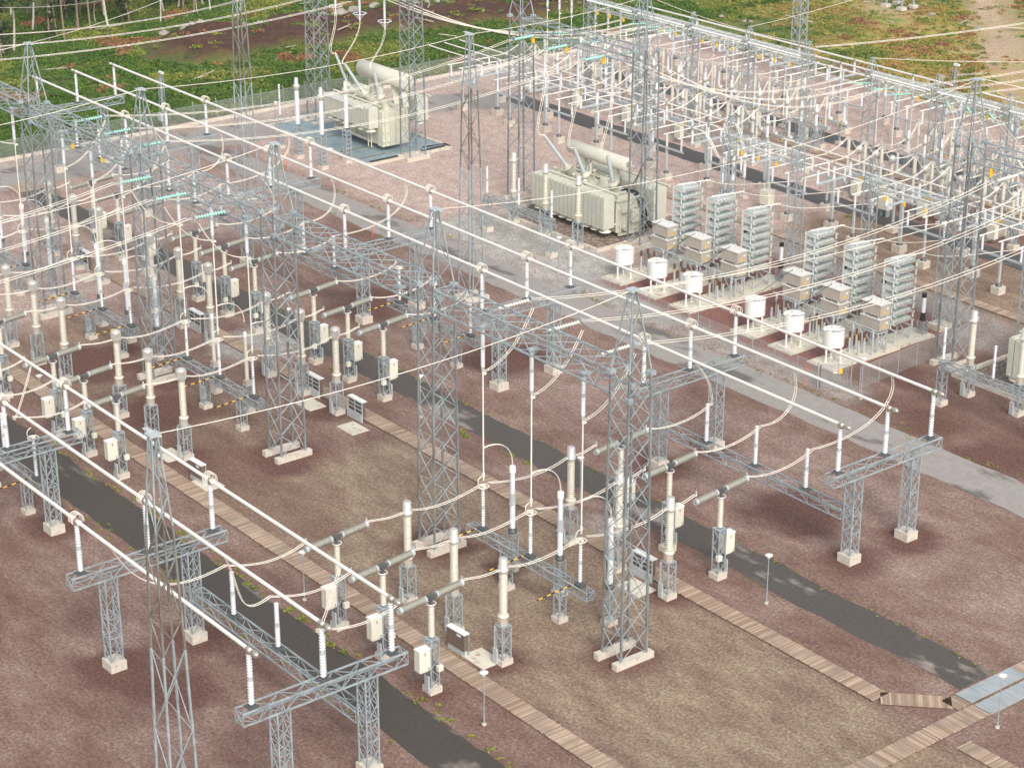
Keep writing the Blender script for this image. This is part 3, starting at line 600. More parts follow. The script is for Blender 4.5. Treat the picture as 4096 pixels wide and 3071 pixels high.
for i, x in enumerate((-124.3,)):
    P = Proto('post_insulator'); P.add('footing', MB().box(-.4, .4, -.4, .4, -.2, .4), 'conc'); P.add('stand', MB().lattice(.4, 4.1, .3, .3, .3, .3, .6, .08, .05, ladder=True), 'steel'); post_ins(P, 0, 0, 4.2, 8.4, .1)
    P.place((x, 50.5, 0), 'slim white post insulator on ladder stand near the top left road', 'post insulator')
# transformer bunds
def slab(name, x0, x1, y0, y1, z0, z1, mat, label, cat, group=None, kind=None):
    return single(name, MB().box(x0, x1, y0, y1, z0, z1), mat, label, cat, group, kind=kind)
def kerbframe(x0, x1, y0, y1, w, h, label, group):
    m = MB().box(x0, x1, y0, y0 + w, -.1, h).box(x0, x1, y1 - w, y1, -.1, h).box(x0, x0 + w, y0 + w, y1 - w, -.1, h).box(x1 - w, x1, y0 + w, y1 - w, -.1, h)
    return single('bund_wall', m, 'conc', label, 'bund wall', group)
kerbframe(-86, -68.2, 55.6, 70.5, .4, .3, 'low concrete kerb framing the pebble bed of the near transformer', 'transformer bunds')
kerbframe(-20.5, 5, 58.6, 72, .4, .3, 'low concrete kerb framing the pebble bed at the right edge', 'transformer bunds')
kerbframe(-134, -110.6, 54.2, 67.5, .5, .32, 'low concrete kerb framing the blue grey deck', 'transformer bunds')
slab('transformer_deck', -133.4, -111.2, 54.8, 66.9, .0, .24, 'grate', 'blue grey grated deck under the far transformer', 'deck')
m = MB()
for x in (-124.5, -117.6, -113.6): m.box(x, x + .5, 54.8, 59, .245, .26)
single('drain_channel', m, 'fingap', 'dark drain channels crossing the blue grey deck', 'drain')
m = MB()
for dy in (0, .12, .24, .4): m.path([(-112.5 + dy, 64 + dy, .4), (-111.8, 66.8 + dy, .45), (-110.9 + dy, 67.2, .4)], .05, 5)
for dy in (0, .14, .28): m.path([(-110.9 - dy, 55, .42), (-110.9 - dy, 66.5, .42)], .05, 5)
single('cable_bundle', m, 'black', 'black cables laid along the right rim of the blue deck', 'cable')
# ------------------------------------------------------------------ capacitor banks
def reactor():
    P = Proto('reactor'); k = P.add('drum', MB().lathe((0, 0, 1.85), (0, 0, 3.45), [(0, 1.02), (1.6, 1.02)], 28, False).lathe((0, 0, 1.85), (0, 0, 3.45), [(1.6, .97), (0, .97)], 28, False).lathe((0, 0, 1.85), (0, 0, 3.45), [(1.6, 1.02), (1.6, .97)], 28, False), 'drum')
    m = MB()
    for i in range(4): a = i * math.pi / 4 + .2; c, s = math.cos(a), math.sin(a); m.bar((-c * 1.03, -s * 1.03, 3.42), (c * 1.03, s * 1.03, 3.42), .05, .13); m.bar((-c * .98, -s * .98, 1.9), (c * .98, s * .98, 1.9), .05, .1)
    m.cyl((0, 0, 3.3), (0, 0, 3.55), .1); P.add('spider', m, 'drum', k); P.add('windings', MB().cyl((0, 0, 2.1), (0, 0, 3.2), .8, n=20), 'ltgrey', k)
    for i in range(3):
        a = i * 2.094 + .4; x, y = .8 * math.cos(a), .8 * math.sin(a); P.add('leg', MB().cyl((x, y, .18), (x, y, 1.1), .085).ribs((x, y, 1.1), (x, y, 1.85), .08, .12, .1).bx(x, y, .2, .35, .35, .06), 'drum')
    return P
def resistor():
    P = Proto('resistor_box')
    s = MB().lattice(.25, 2.1, 1.0, .62, 1.0, .62, 1.9, .12, .06, True).box(-1.1, 1.1, -.75, .75, 2.1, 2.22); P.add('stand', s, 'ltgrey')
    for i, z in enumerate((2.42, 3.9)):
        k = P.add('enclosure', MB().box(-1.2, 1.2, -.7, .7, z, z + 1.15).box(-.04, .04, -.72, -.7, z, z + 1.15), 'box'); P.add('lid', MB().box(-1.3, 1.3, -.8, .8, z + 1.15, z + 1.22), 'lid', k)
        P.add('warning_sign', MB().box(1.2, 1.212, -.22, .1, z + .22, z + .5), 'yellow', k); P.add('plate', MB().box(1.2, 1.212, .15, .42, z + .62, z + .78), 'lamp', k)
    P.add('insulator', MB().ribs((-.95, -.6, 3.55), (-.95, -.6, 3.9), .07, .12, .09).ribs((.95, -.6, 3.55), (.95, -.6, 3.9), .07, .12, .09).ribs((.95, .6, 3.55), (.95, .6, 3.9), .07, .12, .09).ribs((-.5, 0, 5.07), (-.5, 0, 5.4), .07, .11, .09).ribs((.5, .3, 5.07), (.5, .3, 5.4), .07, .11, .09), 'caps'); return P
def capstack(n=8):
    P = Proto('capacitor_stack'); s = MB()
    for x in (-.85, .85):
        for y in (-1.1, 1.1): s.cyl((x, y, .2), (x, y, 1.5), .08)
    s.bar((-.85, -1.1, .3), (.85, -1.1, 1.5), .08).bar((.85, 1.1, .3), (-.85, 1.1, 1.5), .08).bar((.85, -1.1, .3), (.85, 1.1, 1.5), .08).box(-1, 1, -1.3, -1.1, 1.5, 1.62).box(-1, 1, 1.1, 1.3, 1.5, 1.62); P.add('stand', s, 'ltgrey')
    for i in range(n):
        z = 2.1 + i * .86; m = MB(); k = MB()
        m.box(-1.0, 1.0, -1.38, -1.3, z, z + .12).box(-1.0, 1.0, 1.3, 1.38, z, z + .12).box(-1.02, -.94, -1.3, 1.3, z, z + .3).box(.6, .68, -1.3, 1.3, z, z + .12)
        for j in range(7): y = -1.2 + j * .37; m.box(-.9, .58, y, y + .27, z + .06, z + .36)
        r = P.add('capacitor_rack', m, 'caps')
        for j in range(7):
            y = -1.07 + j * .37; k.cyl((.6, y - .06, z + .26), (.98, y - .06, z + .26), .035, n=6).cyl((.6, y + .08, z + .16), (.98, y + .08, z + .16), .035, n=6)
        k.path([(1.0, -1.2, z + .25), (1.02, 1.2, z + .25)], .02, 4); P.add('terminals', k, 'head', r)
        q = MB()
        for x, y in ((-.9, -1.3), (.4, -1.34), (.9, 1.2), (-.9, 1.2)): q.ribs((x, y, z - .48), (x, y, z), .07, .11, .1, 8)
        P.add('insulator', q, 'caps', r)
    z = 2.1 + n * .86 - .1; P.add('top_bar', MB().bar((0, -1.6, z), (1.2, 2.0, z + .15), .1).cyl((.2, -.8, z - .3), (.2, -.8, z), .06).cyl((.8, 1, z - .3), (.8, 1, z + .1), .06), 'alu'); return P
def polecluster():
    P = Proto('bushing_post'); P.add('post', MB().cyl((0, 0, .15), (0, 0, 1.75), .11, n=8), 'ltgrey'); P.add('bushing', MB().ribs((0, 0, 1.75), (0, 0, 2.35), .09, .14, .1), 'maroon'); P.add('box', MB().bx(.08, -.1, 1.7, .12, .08, .14), 'yellow'); return P
def arrester():
    P = Proto('surge_arrester'); P.add('stand', MB().lattice(.25, 1.6, .4, .3, .4, .3, .45, .06, .04, True), 'steel'); P.add('base', MB().cyl((0, 0, 1.6), (0, 0, 2.4), .3, .22), 'black'); P.add('insulator', MB().ribs((0, 0, 2.4), (0, 0, 4.0), .17, .22, .12), 'white'); P.add('cap', MB().cyl((0, 0, 4.0), (0, 0, 4.4), .24), 'black'); return P
RE, RS, CS, PC, AR = reactor(), resistor(), capstack(), polecluster(), arrester()
CB = [(-60.0, 'first capacitor set from the left'), (-54.75, 'second capacitor set from the left'), (-49.4, 'third capacitor set from the left'), (-40.4, 'fourth capacitor set from the left'), (-35.1, 'fifth capacitor set from the left'), (-29.8, 'sixth and rightmost capacitor set')]
LTT = Proto('resistor_box')
for x, t in CB:
    g_ = 'capacitor bank equipment'
    RE.place((x, 52.3, 0), f'white open drum reactor on three legs, {t}', 'reactor', 'white drum reactors')
    slab('concrete_pad', x - 1.6, x + 1.6, 50.5, 54.0, -.1, .16, 'pad', f'stained pale concrete pad under the white drum, {t}', 'concrete pad', 'pads under the drums')
    slab('concrete_pad', x - 1.5, x + 1.7, 54.8, 60.0, -.1, .17, 'pad', f'stained pale concrete pad under the tan boxes, {t}', 'concrete pad', 'pads under the boxes')
    slab('concrete_pad', x - 1.6, x + 1.5, 60.05, 65.2, -.1, .2, 'pad', f'pale concrete pad under the tall stack, {t}', 'concrete pad', 'pads under the stacks')
    RS.place((x + .2, 57.8, 0), f'pair of stacked tan resistor boxes with yellow signs, {t}', 'resistor box', 'stacked resistor boxes')
    CS.place((x - .2, 61.4, 0), f'tall white stack of capacitor racks, {t}', 'capacitor stack', 'capacitor stacks')
    for j, (dx, dy, w) in enumerate(((-.55, .0, 'front left'), (.55, .05, 'front right'), (-.65, 1.05, 'back left'), (.45, .95, 'back right'))): PC.place((x + dx, 55.2 + dy, 0), f'grey post with brown tip, {w} of four, {t}', 'post', 'brown tipped posts')
    AR.place((x + .4, 64.5, 0), f'white surge arrester with black base behind the {t}', 'surge arrester', 'surge arresters')
    m = MB(); 
    m.path(bez((x + .2, 57.2, 5.4), (x - .5, 56.2, 5.0), (x - 1, 55.6, 3.6), (x - .9, 53.2, 3.5), 10), .03, 5); single('black_cable', m, 'black', f'black cable between tan boxes and white drum, {t}', 'cable', 'black cables of the capacitor bank')
# bus rails of the capacitor bank
for x0, x1, t in ((-61.5, -47.8, 'left group'), (-42, -28, 'right group')):
    m = MB().cyl((x0, 56.4, 2.75), (x1, 56.4, 2.75), .06)
    for x in np.arange(x0 + .5, x1, 2.6): m.cyl((x, 56.4, .2), (x, 56.4, 1.9), .09).ribs((x, 56.4, 1.9), (x, 56.4, 2.7), .08, .13, .1)
    single('bus_rail', m, 'ltgrey', f'low connecting rail on insulator posts among the tan boxes, {t}', 'bus rail', 'capacitor bank rails')
# inner fence round the bank
def fence(pts, h, n_post, lab, name='wire_fence', arms=False, wall=0):
    P = Proto(name); net = MB(); po = MB(); wl = MB()
    for (x0, y0), (x1, y1) in zip(pts[:-1], pts[1:]):
        L = math.hypot(x1 - x0, y1 - y0); k = max(1, round(L / n_post))
        net.quad((x0, y0, .12 + wall), (x1, y1, .12 + wall), (x1, y1, h), (x0, y0, h))
        if wall: d = V((x1 - x0, y1 - y0, 0)).normalized(); wl.bar((x0, y0, wall / 2 - .03), (x1, y1, wall / 2 - .03), .3, wall + .2)
        for i in range(k + 1):
            x, y = x0 + (x1 - x0) * i / k, y0 + (y1 - y0) * i / k
            po.cyl((x, y, 0), (x, y, h), .035, n=6)
            if arms: po.bar((x, y, h), (x - .3, y + .1, h + .4), .05)
        po.bar((x0, y0, h), (x1, y1, h), .03)
    P.add('netting', net, 'net'); q = P.add('posts', po, 'fence')
    if wall: P.add('base_kerb', wl, 'conc')
    return P.place((0, 0, 0), lab, 'fence')
fence([(-62, 49.2), (-62, 46.9), (-26.2, 46.9), (-26.2, 49.3)], 2.3, 3.0, 'thin wire fence in front of the white drums beside the pale road', 'low_fence')
fence([(-23.5, 49.3), (-24.9, 66.5), (-46, 72.5), (-62, 72.5)], 2.3, 3.0, 'thin wire fence on the right and rear of the capacitor bank', 'low_fence')
P = Proto('fence_gate'); m = MB()
for i in range(22): x = -.1 + i * .13; m.bar((x, 0, .1), (x, 0, 2.2), .03)
m.bar((0, 0, .15), (2.8, 0, .15), .05).bar((0, 0, 2.2), (2.8, 0, 2.2), .05); P.add('bars', m, 'fence'); P.add('gate_post', MB().cyl((-.15, 0, 0), (-.15, 0, 2.5), .06).cyl((2.95, 0, 0), (2.95, 0, 2.5), .06), 'steel')
P.add('warning_sign', MB().box(1.75, 2.1, -.06, -.04, 1.35, 1.85), 'yellow'); P.add('notice', MB().box(1.25, 1.65, -.06, -.04, 1.4, 1.75), 'lamp'); P.add('notice_band', MB().box(1.25, 1.65, -.07, -.06, 1.58, 1.66), 'red')
P.place((-26.3, 46.9, 0), 'barred metal gate with yellow and white warning signs', 'gate', rz=.95)
# ------------------------------------------------------------------ kiosks, lamps, stakes, pads
def kiosk(brown):
    P = Proto('control_kiosk')
    if brown:
        c = P.add('cabinet', MB().box(-.95, .95, -.18, .18, .45, 1.75).box(-.02, .02, -.2, -.18, .5, 1.7), 'brown'); P.add('roof', MB().box(-1.0, 1.0, -.22, .3, 1.75, 1.82), 'lamp'); P.add('label_plate', MB().box(.15, .6, -.195, -.185, 1.45, 1.62), 'lamp', c)
        P.add('base_plate', MB().box(-.95, .95, -.12, .12, 0, .45), 'ltgrey'); P.add('frame', MB().bar((.98, .22, 0), (.98, .22, 1.7), .07).bar((-.98, .22, 0), (-.98, .22, 1.7), .07), 'steel')
    else:
        P.add('skirt', MB().box(-1.15, 1.15, -.1, 0, .0, .75), 'ltgrey'); P.add('frame', MB().bar((-1.15, 0, 0), (-1.15, 0, 1.9), .07).bar((0, 0, 0), (0, 0, 1.9), .07).bar((1.15, 0, 0), (1.15, 0, 1.9), .07).bar((-1.15, 0, 1.1), (1.15, 0, 1.1), .06).bar((-1.15, 0, 1.5), (1.15, 0, 1.5), .06).bar((-1.15, 0, 1.85), (1.15, 0, 1.85), .06), 'ltgrey')
        for x in (-.6, .6): P.add('cabinet', MB().box(x - .5, x + .5, .12, .42, .5, 1.85), 'brown'); P.add('roof', MB().box(x - .54, x + .54, .05, .55, 1.85, 1.93), 'lamp')
    return P
KB, KG = kiosk(True), kiosk(False)
for x, y, t, K in ((-8.0, -8.75, 'foreground bay, on the front boardwalk', KB), (-51.6, -8.75, 'middle bay, on the front boardwalk', KB), (-44.2, -8.75, 'between towers beside the front boardwalk', KB)): K.place((x, y, 0), f'low dark cabinet with white roof in the {t}', 'control kiosk', 'control kiosks', -math.pi * .5 if False else .05 + math.pi / 2 * 0)
for x, y, t in ((-8.3, 9.0, 'foreground bay'), (-46.9, 9.0, 'middle bay beside the long gantry tower'), (-53.8, 9.0, 'middle bay beside current transformers'), (-75.0, 9.0, 'third bay over pale gravel'), (-98.5, 9.0, 'far left bay')): KG.place((x, y, 0), f'twin dark cabinet in grey frame by the back boardwalk, {t}', 'control kiosk', 'control kiosks')
for x, y, t in ((-6.1, -8.0, 'front boardwalk, foreground'), (-50.2, -8.0, 'front boardwalk, middle bay'), (-43.2, -8.4, 'front boardwalk, by the dark cabinet'), (-7.3, 7.6, 'back boardwalk, foreground'), (-45.2, 7.6, 'back boardwalk, by the second gantry tower'), (-52.0, 7.6, 'back boardwalk, middle bay'), (-95.4, 7.8, 'back boardwalk, far left')): slab('concrete_slab', x - 1.25, x + 1.25, y - .9, y + .9, -.1, .07, 'pad', f'square pale slab beside the {t}', 'concrete slab', 'cabinet slabs')
def lampp():
    P = Proto('lamp_post'); P.add('base', MB().cyl((0, 0, -.1), (0, 0, .12), .16, n=8), 'conc'); P.add('pole', MB().cyl((0, 0, .1), (0, 0, 1.3), .055, n=8).cyl((0, 0, 1.3), (0, 0, 3.8), .035, n=8), 'steel'); P.add('lamp_head', MB().lathe((0, 0, 3.75), (0, 0, 4.08), [(0, .09), (.1, .12), (.28, .3), (.31, .3), (.33, .12)], 16), 'lamp'); return P
LP = lampp()
for x, y, t in ((.5, 13.6, 'right of the middle lane in open gravel'), (22.4, 13.5, 'beside the steel plates, bottom right'), (.9, -13.2, 'between boardwalk and tarmac, bottom centre'), (-21.2, -13.1, 'behind the front busbar, left of centre'), (-43.0, -13.0, 'left, behind the upper front busbar'), (-64.5, -12.8, 'left edge by the front boardwalk'),
               (-21.3, 13.8, 'under the gantry, right of centre'), (-43.5, 13.8, 'beside the gantry towers, centre'), (-65.1, 13.8, 'in the middle bays beside the lane'), (-22.0, 47.9, 'near the fence gate'), (-44.1, 48.2, 'in front of the white drums'), (-65.6, 48.0, 'in front of the near transformer bund'), (-108.5, 47.6, 'beside the blue deck'), (-130.9, 54.0, 'near the top left road bend'), (-129.8, 86.4, 'at the far road by the smaller yard'),
               (-100, 88, 'beside the dark lane in the smaller yard'), (-78.8, 87.6, 'below the small busbars'), (-53.5, 88.2, 'under the small gantry'), (-72, 112, 'far in the smaller yard')):
    if seen([(x, y, 0), (x, y, 4)]): LP.place((x, y, 0), 'slim grey lamp post with white funnel head ' + t, 'lamp post', 'lamp posts')
SK = Proto('marker_stake'); SK.add('stake', MB().bar((0, 0, 0), (.12, 0, 2.3), .06), 'orange')
for x, y, t in ((-27.2, 45.9, 'beside the pale road in front of the gate'), (-9.9, 39.6, 'under the rightmost busbar support'), (-67, 45.9, 'by the road near the mast'), (-87.7, 39.2, 'by the road, left centre'), (-124.9, 37.8, 'at the top left junction'), (-132, 54.5, 'near the far road'), (-137.8, 54.6, 'by the perimeter fence'), (-116, 46, 'beside the road before the blue deck')): SK.place((x, y, 0), 'thin orange marker stake ' + t, 'marker stake', 'orange stakes')
# ------------------------------------------------------------------ boardwalks
m, nt, b = nodes('boardwalk_planks'); tc = N(nt, 'ShaderNodeTexCoord'); 
at = N(nt, 'ShaderNodeAttribute', attribute_name='plank'); v = coord(nt)
c = ramp(nt, at.outputs['Fac'], [(0, (.28, .19, .135)), (.5, (.40, .295, .22)), (1, (.54, .42, .32))]); c = mixc(nt, ramp(nt, nz(nt, v, .5), [(.45, g3(0)), (.65, g3(.6))]), c, (.26, .21, .17)); nt.links.new(c, b.inputs['Base Color']); b.inputs['Roughness'].default_value = .8; M['plank'] = m
def boardwalk(p, q, w, label, pitch=.15, name='boardwalk'):
    p = V((*p, 0)); q = V((*q, 0)); d = (q - p).normalized(); u = V((-d.y, d.x, 0)); n = int((q - p).length / pitch); m = MB(); a = []
    for i in range(n):
        c = p + d * (i + .5) * pitch; j = random.uniform(-.04, .04); m.bar(tuple(c - u * (w / 2 + j) + V((0, 0, .12))), tuple(c + u * (w / 2 + j) + V((0, 0, .12))), pitch * .93, .06); r_ = random.random(); a += [r_] * 6
    for s in (-1, 1): m.bar(tuple(p + u * (s * w * .4) + V((0, 0, .045))), tuple(q + u * (s * w * .4) + V((0, 0, .045))), .1, .085)
    a += [0] * (len(m.f) - len(a)); me = m.mesh(name, M['plank']); at = me.attributes.new('plank', 'FLOAT', 'FACE'); at.data.foreach_set('value', a[:len(me.polygons)])
    return single(name, me, None, label, 'boardwalk', 'boardwalks')
boardwalk((-110, -10.15), (21, -10.15), 1.55, 'long weathered plank boardwalk running past the front row of breakers')
boardwalk((-112, 10.15), (15.2, 10.15), 1.55, 'long weathered plank boardwalk between back row and middle lane')
boardwalk((15.1, 10.05), (18.6, 13.5), 1.5, 'short diagonal boardwalk piece joining the steel plates')
boardwalk((20.35, -6), (20.35, 14.3), 1.6, 'boardwalk crossing the bottom right corner')
boardwalk((22.5, 9.95), (32, 9.95), 1.35, 'lighter plank boardwalk end in the bottom right corner')
boardwalk((18.7, 13.0), (18.7, 14.4), 1.5, 'tiny boardwalk stub beside the steel plates')
boardwalk((18.75, 20.3), (18.75, 30), 1.5, 'boardwalk stub beyond the steel plates at the right edge')
boardwalk((-90, 75.6), (-5, 75.6), 1.4, 'boardwalk running behind the capacitor stacks')
boardwalk((-100, 102.6), (-20, 102.6), 1.4, 'boardwalk through the smaller yard between insulator rows')
boardwalk((-128.5, 15.2), (-128.5, 19), 3, 'small plank platform by the top left fence')
m = MB()
for i in range(5): m.box(17.9, 19.35, 14.5 + i * 1.5, 15.97 + i * 1.5, .05, .12)
single('steel_plate_bridge', m, 'steelplate', 'blue grey steel plates, rear strip beside the lamp post', 'steel plate', 'steel plates')
m = MB()
for i in range(5): m.box(19.65, 21.15, 14.4 + i * 1.5, 15.87 + i * 1.5, .05, .12)
single('steel_plate_bridge', m, 'steelplate', 'blue grey steel plates, front strip under the lamp post', 'steel plate', 'steel plates')
# ------------------------------------------------------------------ 130 kV yard
PB = 10.25; XB = [-83.85 + PB * k for k in range(-4, 8)]
def tcol():
    P = Proto('busbar_column'); P.add('footing', MB().box(-.6, .6, -.6, .6, -.2, .85), 'conc'); P.add('base_plate', MB().lathe((0, 0, .85), (0, 0, 1.3), [(0, .42), (.06, .42), (.3, .2), (.45, .18)], 8), 'dark')
    P.add('post', MB().bx(0, 0, 3.4, .34, .34, 4.5), 'ltgrey'); P.add('cross_arm', MB().box(-.14, .14, -2.9, 2.9, 5.65, 5.85), 'ltgrey')
    for y in (-2.6, 0, 2.6): P.add('insulator', MB().ribs((0, y, 5.9), (0, y, 7.5), .1, .16, .13).cyl((0, y, 5.85), (0, y, 5.95), .18), 'white')
    return P
def scol():
    P = Proto('support_column'); P.add('footing', MB().box(-.55, .55, -.55, .55, -.2, .8), 'conc'); P.add('base_plate', MB().lathe((0, 0, .8), (0, 0, 1.2), [(0, .38), (.06, .38), (.3, .16), (.4, .14)], 8), 'dark')
    P.add('post', MB().bx(0, 0, 2.5, .2, .26, 3.0), 'ltgrey'); P.add('beam', MB().box(-2.9, 2.9, -.1, .1, 3.85, 4.05), 'ltgrey')
    for x in (-2.55, 0, 2.55): P.add('insulator', MB().ribs((x, 0, 4.1), (x, 0, 5.6), .09, .15, .13), 'white')
    return P
TC, SCOL = tcol(), scol()
RN = {81.8: 'front', 116.2: 'rear'}
for k, x in enumerate(XB):
    o = ordw[k] if k < 9 else ['tenth', 'eleventh', 'twelfth'][k - 9]
    for yc, dx in ((81.8, 5.15), (116.2, 4.3)):
        if k == 2 and False: continue
        if seen([(x + dx, yc, 0), (x + dx, yc, 8)], 30): TC.place((x + dx, yc, 0), f'grey T column with three insulators, {o} from the left, {RN[yc]} small busbar', 'busbar column', 'T columns of the small busbars')
    for y, dx, t in ((79.9, 0, 'front side of the front'), (86.4, 0, 'rear side of the front'), (112.1, -.8, 'front side of the rear'), (119.5, -.8, 'rear side of the rear')):
        if seen([(x + dx, y, 0), (x + dx, y, 6)], 30): SCOL.place((x + dx, y, 0), f'grey column with low beam, {o} from the left, {t} small busbar', 'support column', 'low beam columns')
    for y0, y1, dx, t in ((79.3, 86.9, 0, 'front'), (111.6, 120, -.8, 'rear')):
        for j, d in enumerate((-2.55, 0, 2.55)):
            if seen([(x + d, y0, 5.7), (x + d, y1, 5.7)], 10): single('cross_tube', MB().cyl((x + dx + d, y0, 5.72), (x + dx + d, y1, 5.72), .085, n=8), 'alu', f'short pale tube crossing under {t} small busbar, {["left", "middle", "right"][j]} of {o} triple', 'busbar', 'short cross tubes')
for y0, t in ((81.8, 'front'), (116.2, 'rear')):
    segs = ((-131.4, -77.2), (-68.8, 0)) if y0 < 100 else ((-131.4, -73), (-68, 0))
    for a, c in segs:
        for j, d in enumerate((-2.6, 0, 2.6)):
            w = 'left' if a < -100 else 'right'
            tube('small_busbar_tube', a, c, y0 + d, 7.68, .085 if y0 < 100 else .12, f'pale busbar tube, {["front", "middle", "rear"][j]} of three, {t} small busbar, {w} section', 'tubes of the small busbars', [x + (5.15 if y0 < 100 else 4.3) for x in XB if a < x + 4 < c], False, False)
# small gantries
def stower(h, b0):
    P = Proto('small_lattice_tower'); P.add('footing', MB().box(-.8, .8, -.9, .9, -.2, .6), 'conc')
    P.add('lower_frame', MB().lattice(.6, b0, .5, .6, .48, .55, .95, .1, .055, False), 'steel'); P.add('upper_frame', MB().lattice(b0, b0 + 1.3, .48, .55, .48, .55, .65, .09, .05, True), 'steel'); P.add('peak', MB().lattice(b0 + 1.3, h, .48, .55, .12, .12, .8, .07, .045, False).bx(0, 0, h, .45, .45, .1), 'steel'); return P
S1, S2 = stower(15.1, 11.9), stower(16.2, 13.4)
for i, x in enumerate((-60.3, -50.1, -39.8, -29.6, -19.3)):
    if seen([(x, 67.4, 0), (x, 67.4, 15)]): S1.place((x, 67.4, 0), f'small lattice tower behind the capacitor stacks, {ordw[i]} from the left', 'lattice tower', 'small towers behind the capacitors')
for i, x in enumerate((-116.6, -106.4, -96.1, -85.9, -75.7, -65.5, -55.4, -45.1, -34.9)):
    if seen([(x, 95.1, 0), (x, 95.1, 16)]): S2.place((x, 95.1, 0), f'small lattice tower in the middle of the smaller yard, {ordw[i]} from the left', 'lattice tower', 'small towers of the long row')
def sbeam(L, z, ht, signs=True, ins=False):
    P = Proto('small_gantry_beam'); P.add('truss', MB().truss((.5, 0, z), (L - .5, 0, z), 1.1, ht, .95, .09, .045, True), 'pale')
    if signs: P.add('warning_sign', MB().bx(2.6, -.7, z - .9, .06, .35, .5).bx(L / 2, -.7, z - .9, .06, .35, .5).bx(L - 2.4, -.7, z - .9, .06, .35, .5), 'yellow')
    if ins: P.add('insulator_chain', MB().ribs((.6, -.9, z + .5), (L - .6, -.9, z + .5), .07, .15, .3, 8), 'white')
    return P
B1, B2 = sbeam(10.2, 12.6, 1.1), sbeam(10.25, 14.0, 1.2, True, True)
for i, x in enumerate((-60.3, -39.8)): B1.place((x, 67.4, 0), f'pale lattice beam over the {["left", "right"][i]} capacitor stacks', 'gantry beam', 'small beams behind the capacitors')
for i, x in enumerate((-116.6, -106.4, -96.1, -85.9, -65.5, -55.4, -45.1, -34.9)):
    if seen([(x, 95.1, 14), (x + 10, 95.1, 14)]): B2.place((x, 95.1, 0), f'pale lattice beam with white chain and yellow signs, {ordw[i]} span from the left', 'gantry beam', 'small beams of the long row')
# breakers, CTs, disconnectors of each bay
def sbrk():
    P = Proto('small_circuit_breaker'); s = MB()
    s.box(-3.3, 3.3, -.22, .22, 2.55, 3.0)
    P.add('beam', s, 'ltgrey')
    for q in (-2, 2): P.add('stand', MB().lattice(.5, 2.55, .25, .25, .25, .25, .6, .08, .05, False, cx=q), 'steel'); P.add('footing', MB().box(q - .5, q + .5, -.5, .5, -.2, .5), 'conc')
    for x in (-2.6, 0, 2.6):
        P.add('pole', MB().ribs((x, 0, 3.0), (x, 0, 5.0), .13, .17, .1).ribs((x, 0, 5.15), (x, 0, 6.95), .19, .24, .1), 'beige'); P.add('pole_cap', MB().cyl((x, 0, 6.95), (x, 0, 7.1), .27).cyl((x, 0, 5.0), (x, 0, 5.15), .22).bx(x + .3, 0, 5.07, .4, .12, .08), 'head')
    P.add('warning_sign', MB().box(-.5, .5, -.24, -.225, 2.62, 2.85), 'yellow'); P.add('cabinet', MB().box(-1.0, .1, -.95, -.3, .7, 2.3), 'cream'); return P
def sct(style):
    P = Proto('small_current_transformer'); P.add('footing', MB().box(-.4, .4, -.4, .4, -.2, .5), 'conc'); P.add('stand', MB().lattice(.5, 2.6, .22, .22, .22, .22, .6, .07, .045, False), 'steel'); P.add('base_box', MB().bx(0, 0, 2.85, .55, .45, .45).bar((-.3, 0, 3.05), (0, 0, 3.4), .1).bar((.3, 0, 3.05), (0, 0, 3.4), .1), 'ltgrey')
    P.add('insulator', MB().ribs((0, 0, 3.3), (0, 0, 4.8), .17, .22, .11), 'white' if style == 0 else 'beige')
    if style == 0: P.add('head', MB().lathe((0, 0, 4.8), (0, 0, 6.1), [(0, .2), (.15, .38), (.4, .42), (.6, .36), (.66, .24), (1.2, .24), (1.3, .16)], 14).cyl((0, -.75, 5.15), (0, .75, 5.15), .09), 'head'); P.add('terminal', MB().cyl((0, -.5, 5.15), (0, -.42, 5.15), .14), 'black')
    elif style == 1: P.add('head', MB().lathe((0, 0, 4.8), (0, 0, 5.75), [(0, .2), (.1, .38), (.5, .44), (.7, .42), (.85, .3), (.95, .12)], 14).cyl((0, -.6, 5.05), (0, .6, 5.05), .07), 'head')
    else: P.add('head', MB().cyl((0, 0, 4.8), (0, 0, 5.3), .26).ribs((0, 0, 5.3), (0, 0, 6.1), .17, .22, .11).cyl((0, 0, 6.1), (0, 0, 6.3), .2), 'head')
    return P
def sdis():
    P = Proto('small_disconnector'); P.add('beam', MB().box(-3.4, 3.4, -.15, .1, 2.6, 2.85).box(-3.4, 3.4, .3, .42, 2.6, 2.8), 'ltgrey'); 
    for q in (-2, 2): P.add('column', MB().bx(q, 0, 1.5, .25, .25, 2.2), 'steel'); P.add('footing', MB().box(q - .4, q + .4, -.4, .4, -.2, .4), 'conc')
    for x in (-2.6, 0, 2.6):
        P.add('insulator', MB().ribs((x, 0, 3.0), (x, 0, 5.2), .13, .19, .12), 'white'); P.add('contact', MB().ring((x, .1, 5.75), .32, .07, (1, 0, 0)).bx(x, 0, 5.35, .9, .3, .12).lathe((x, .35, 2.85), (x, .35, 3.2), [(0, .35), (.2, .3), (.35, .1)], 10), 'head'); P.add('earthing_arm', MB().cyl((x, -.2, 2.95), (x, -1.5, 2.9), .05), 'stripe')
    P.add('warning_sign', MB().box(-.9, -.3, -.17, -.152, 2.65, 2.8), 'yellow'); return P
SBK, SD = sbrk(), sdis(); SCT = [sct(0), sct(1), sct(2)]
DR2 = dropper(13.3, 11.6, 5.9)
PL = [(-2.6, 'left'), (0, 'middle'), (2.6, 'right')]
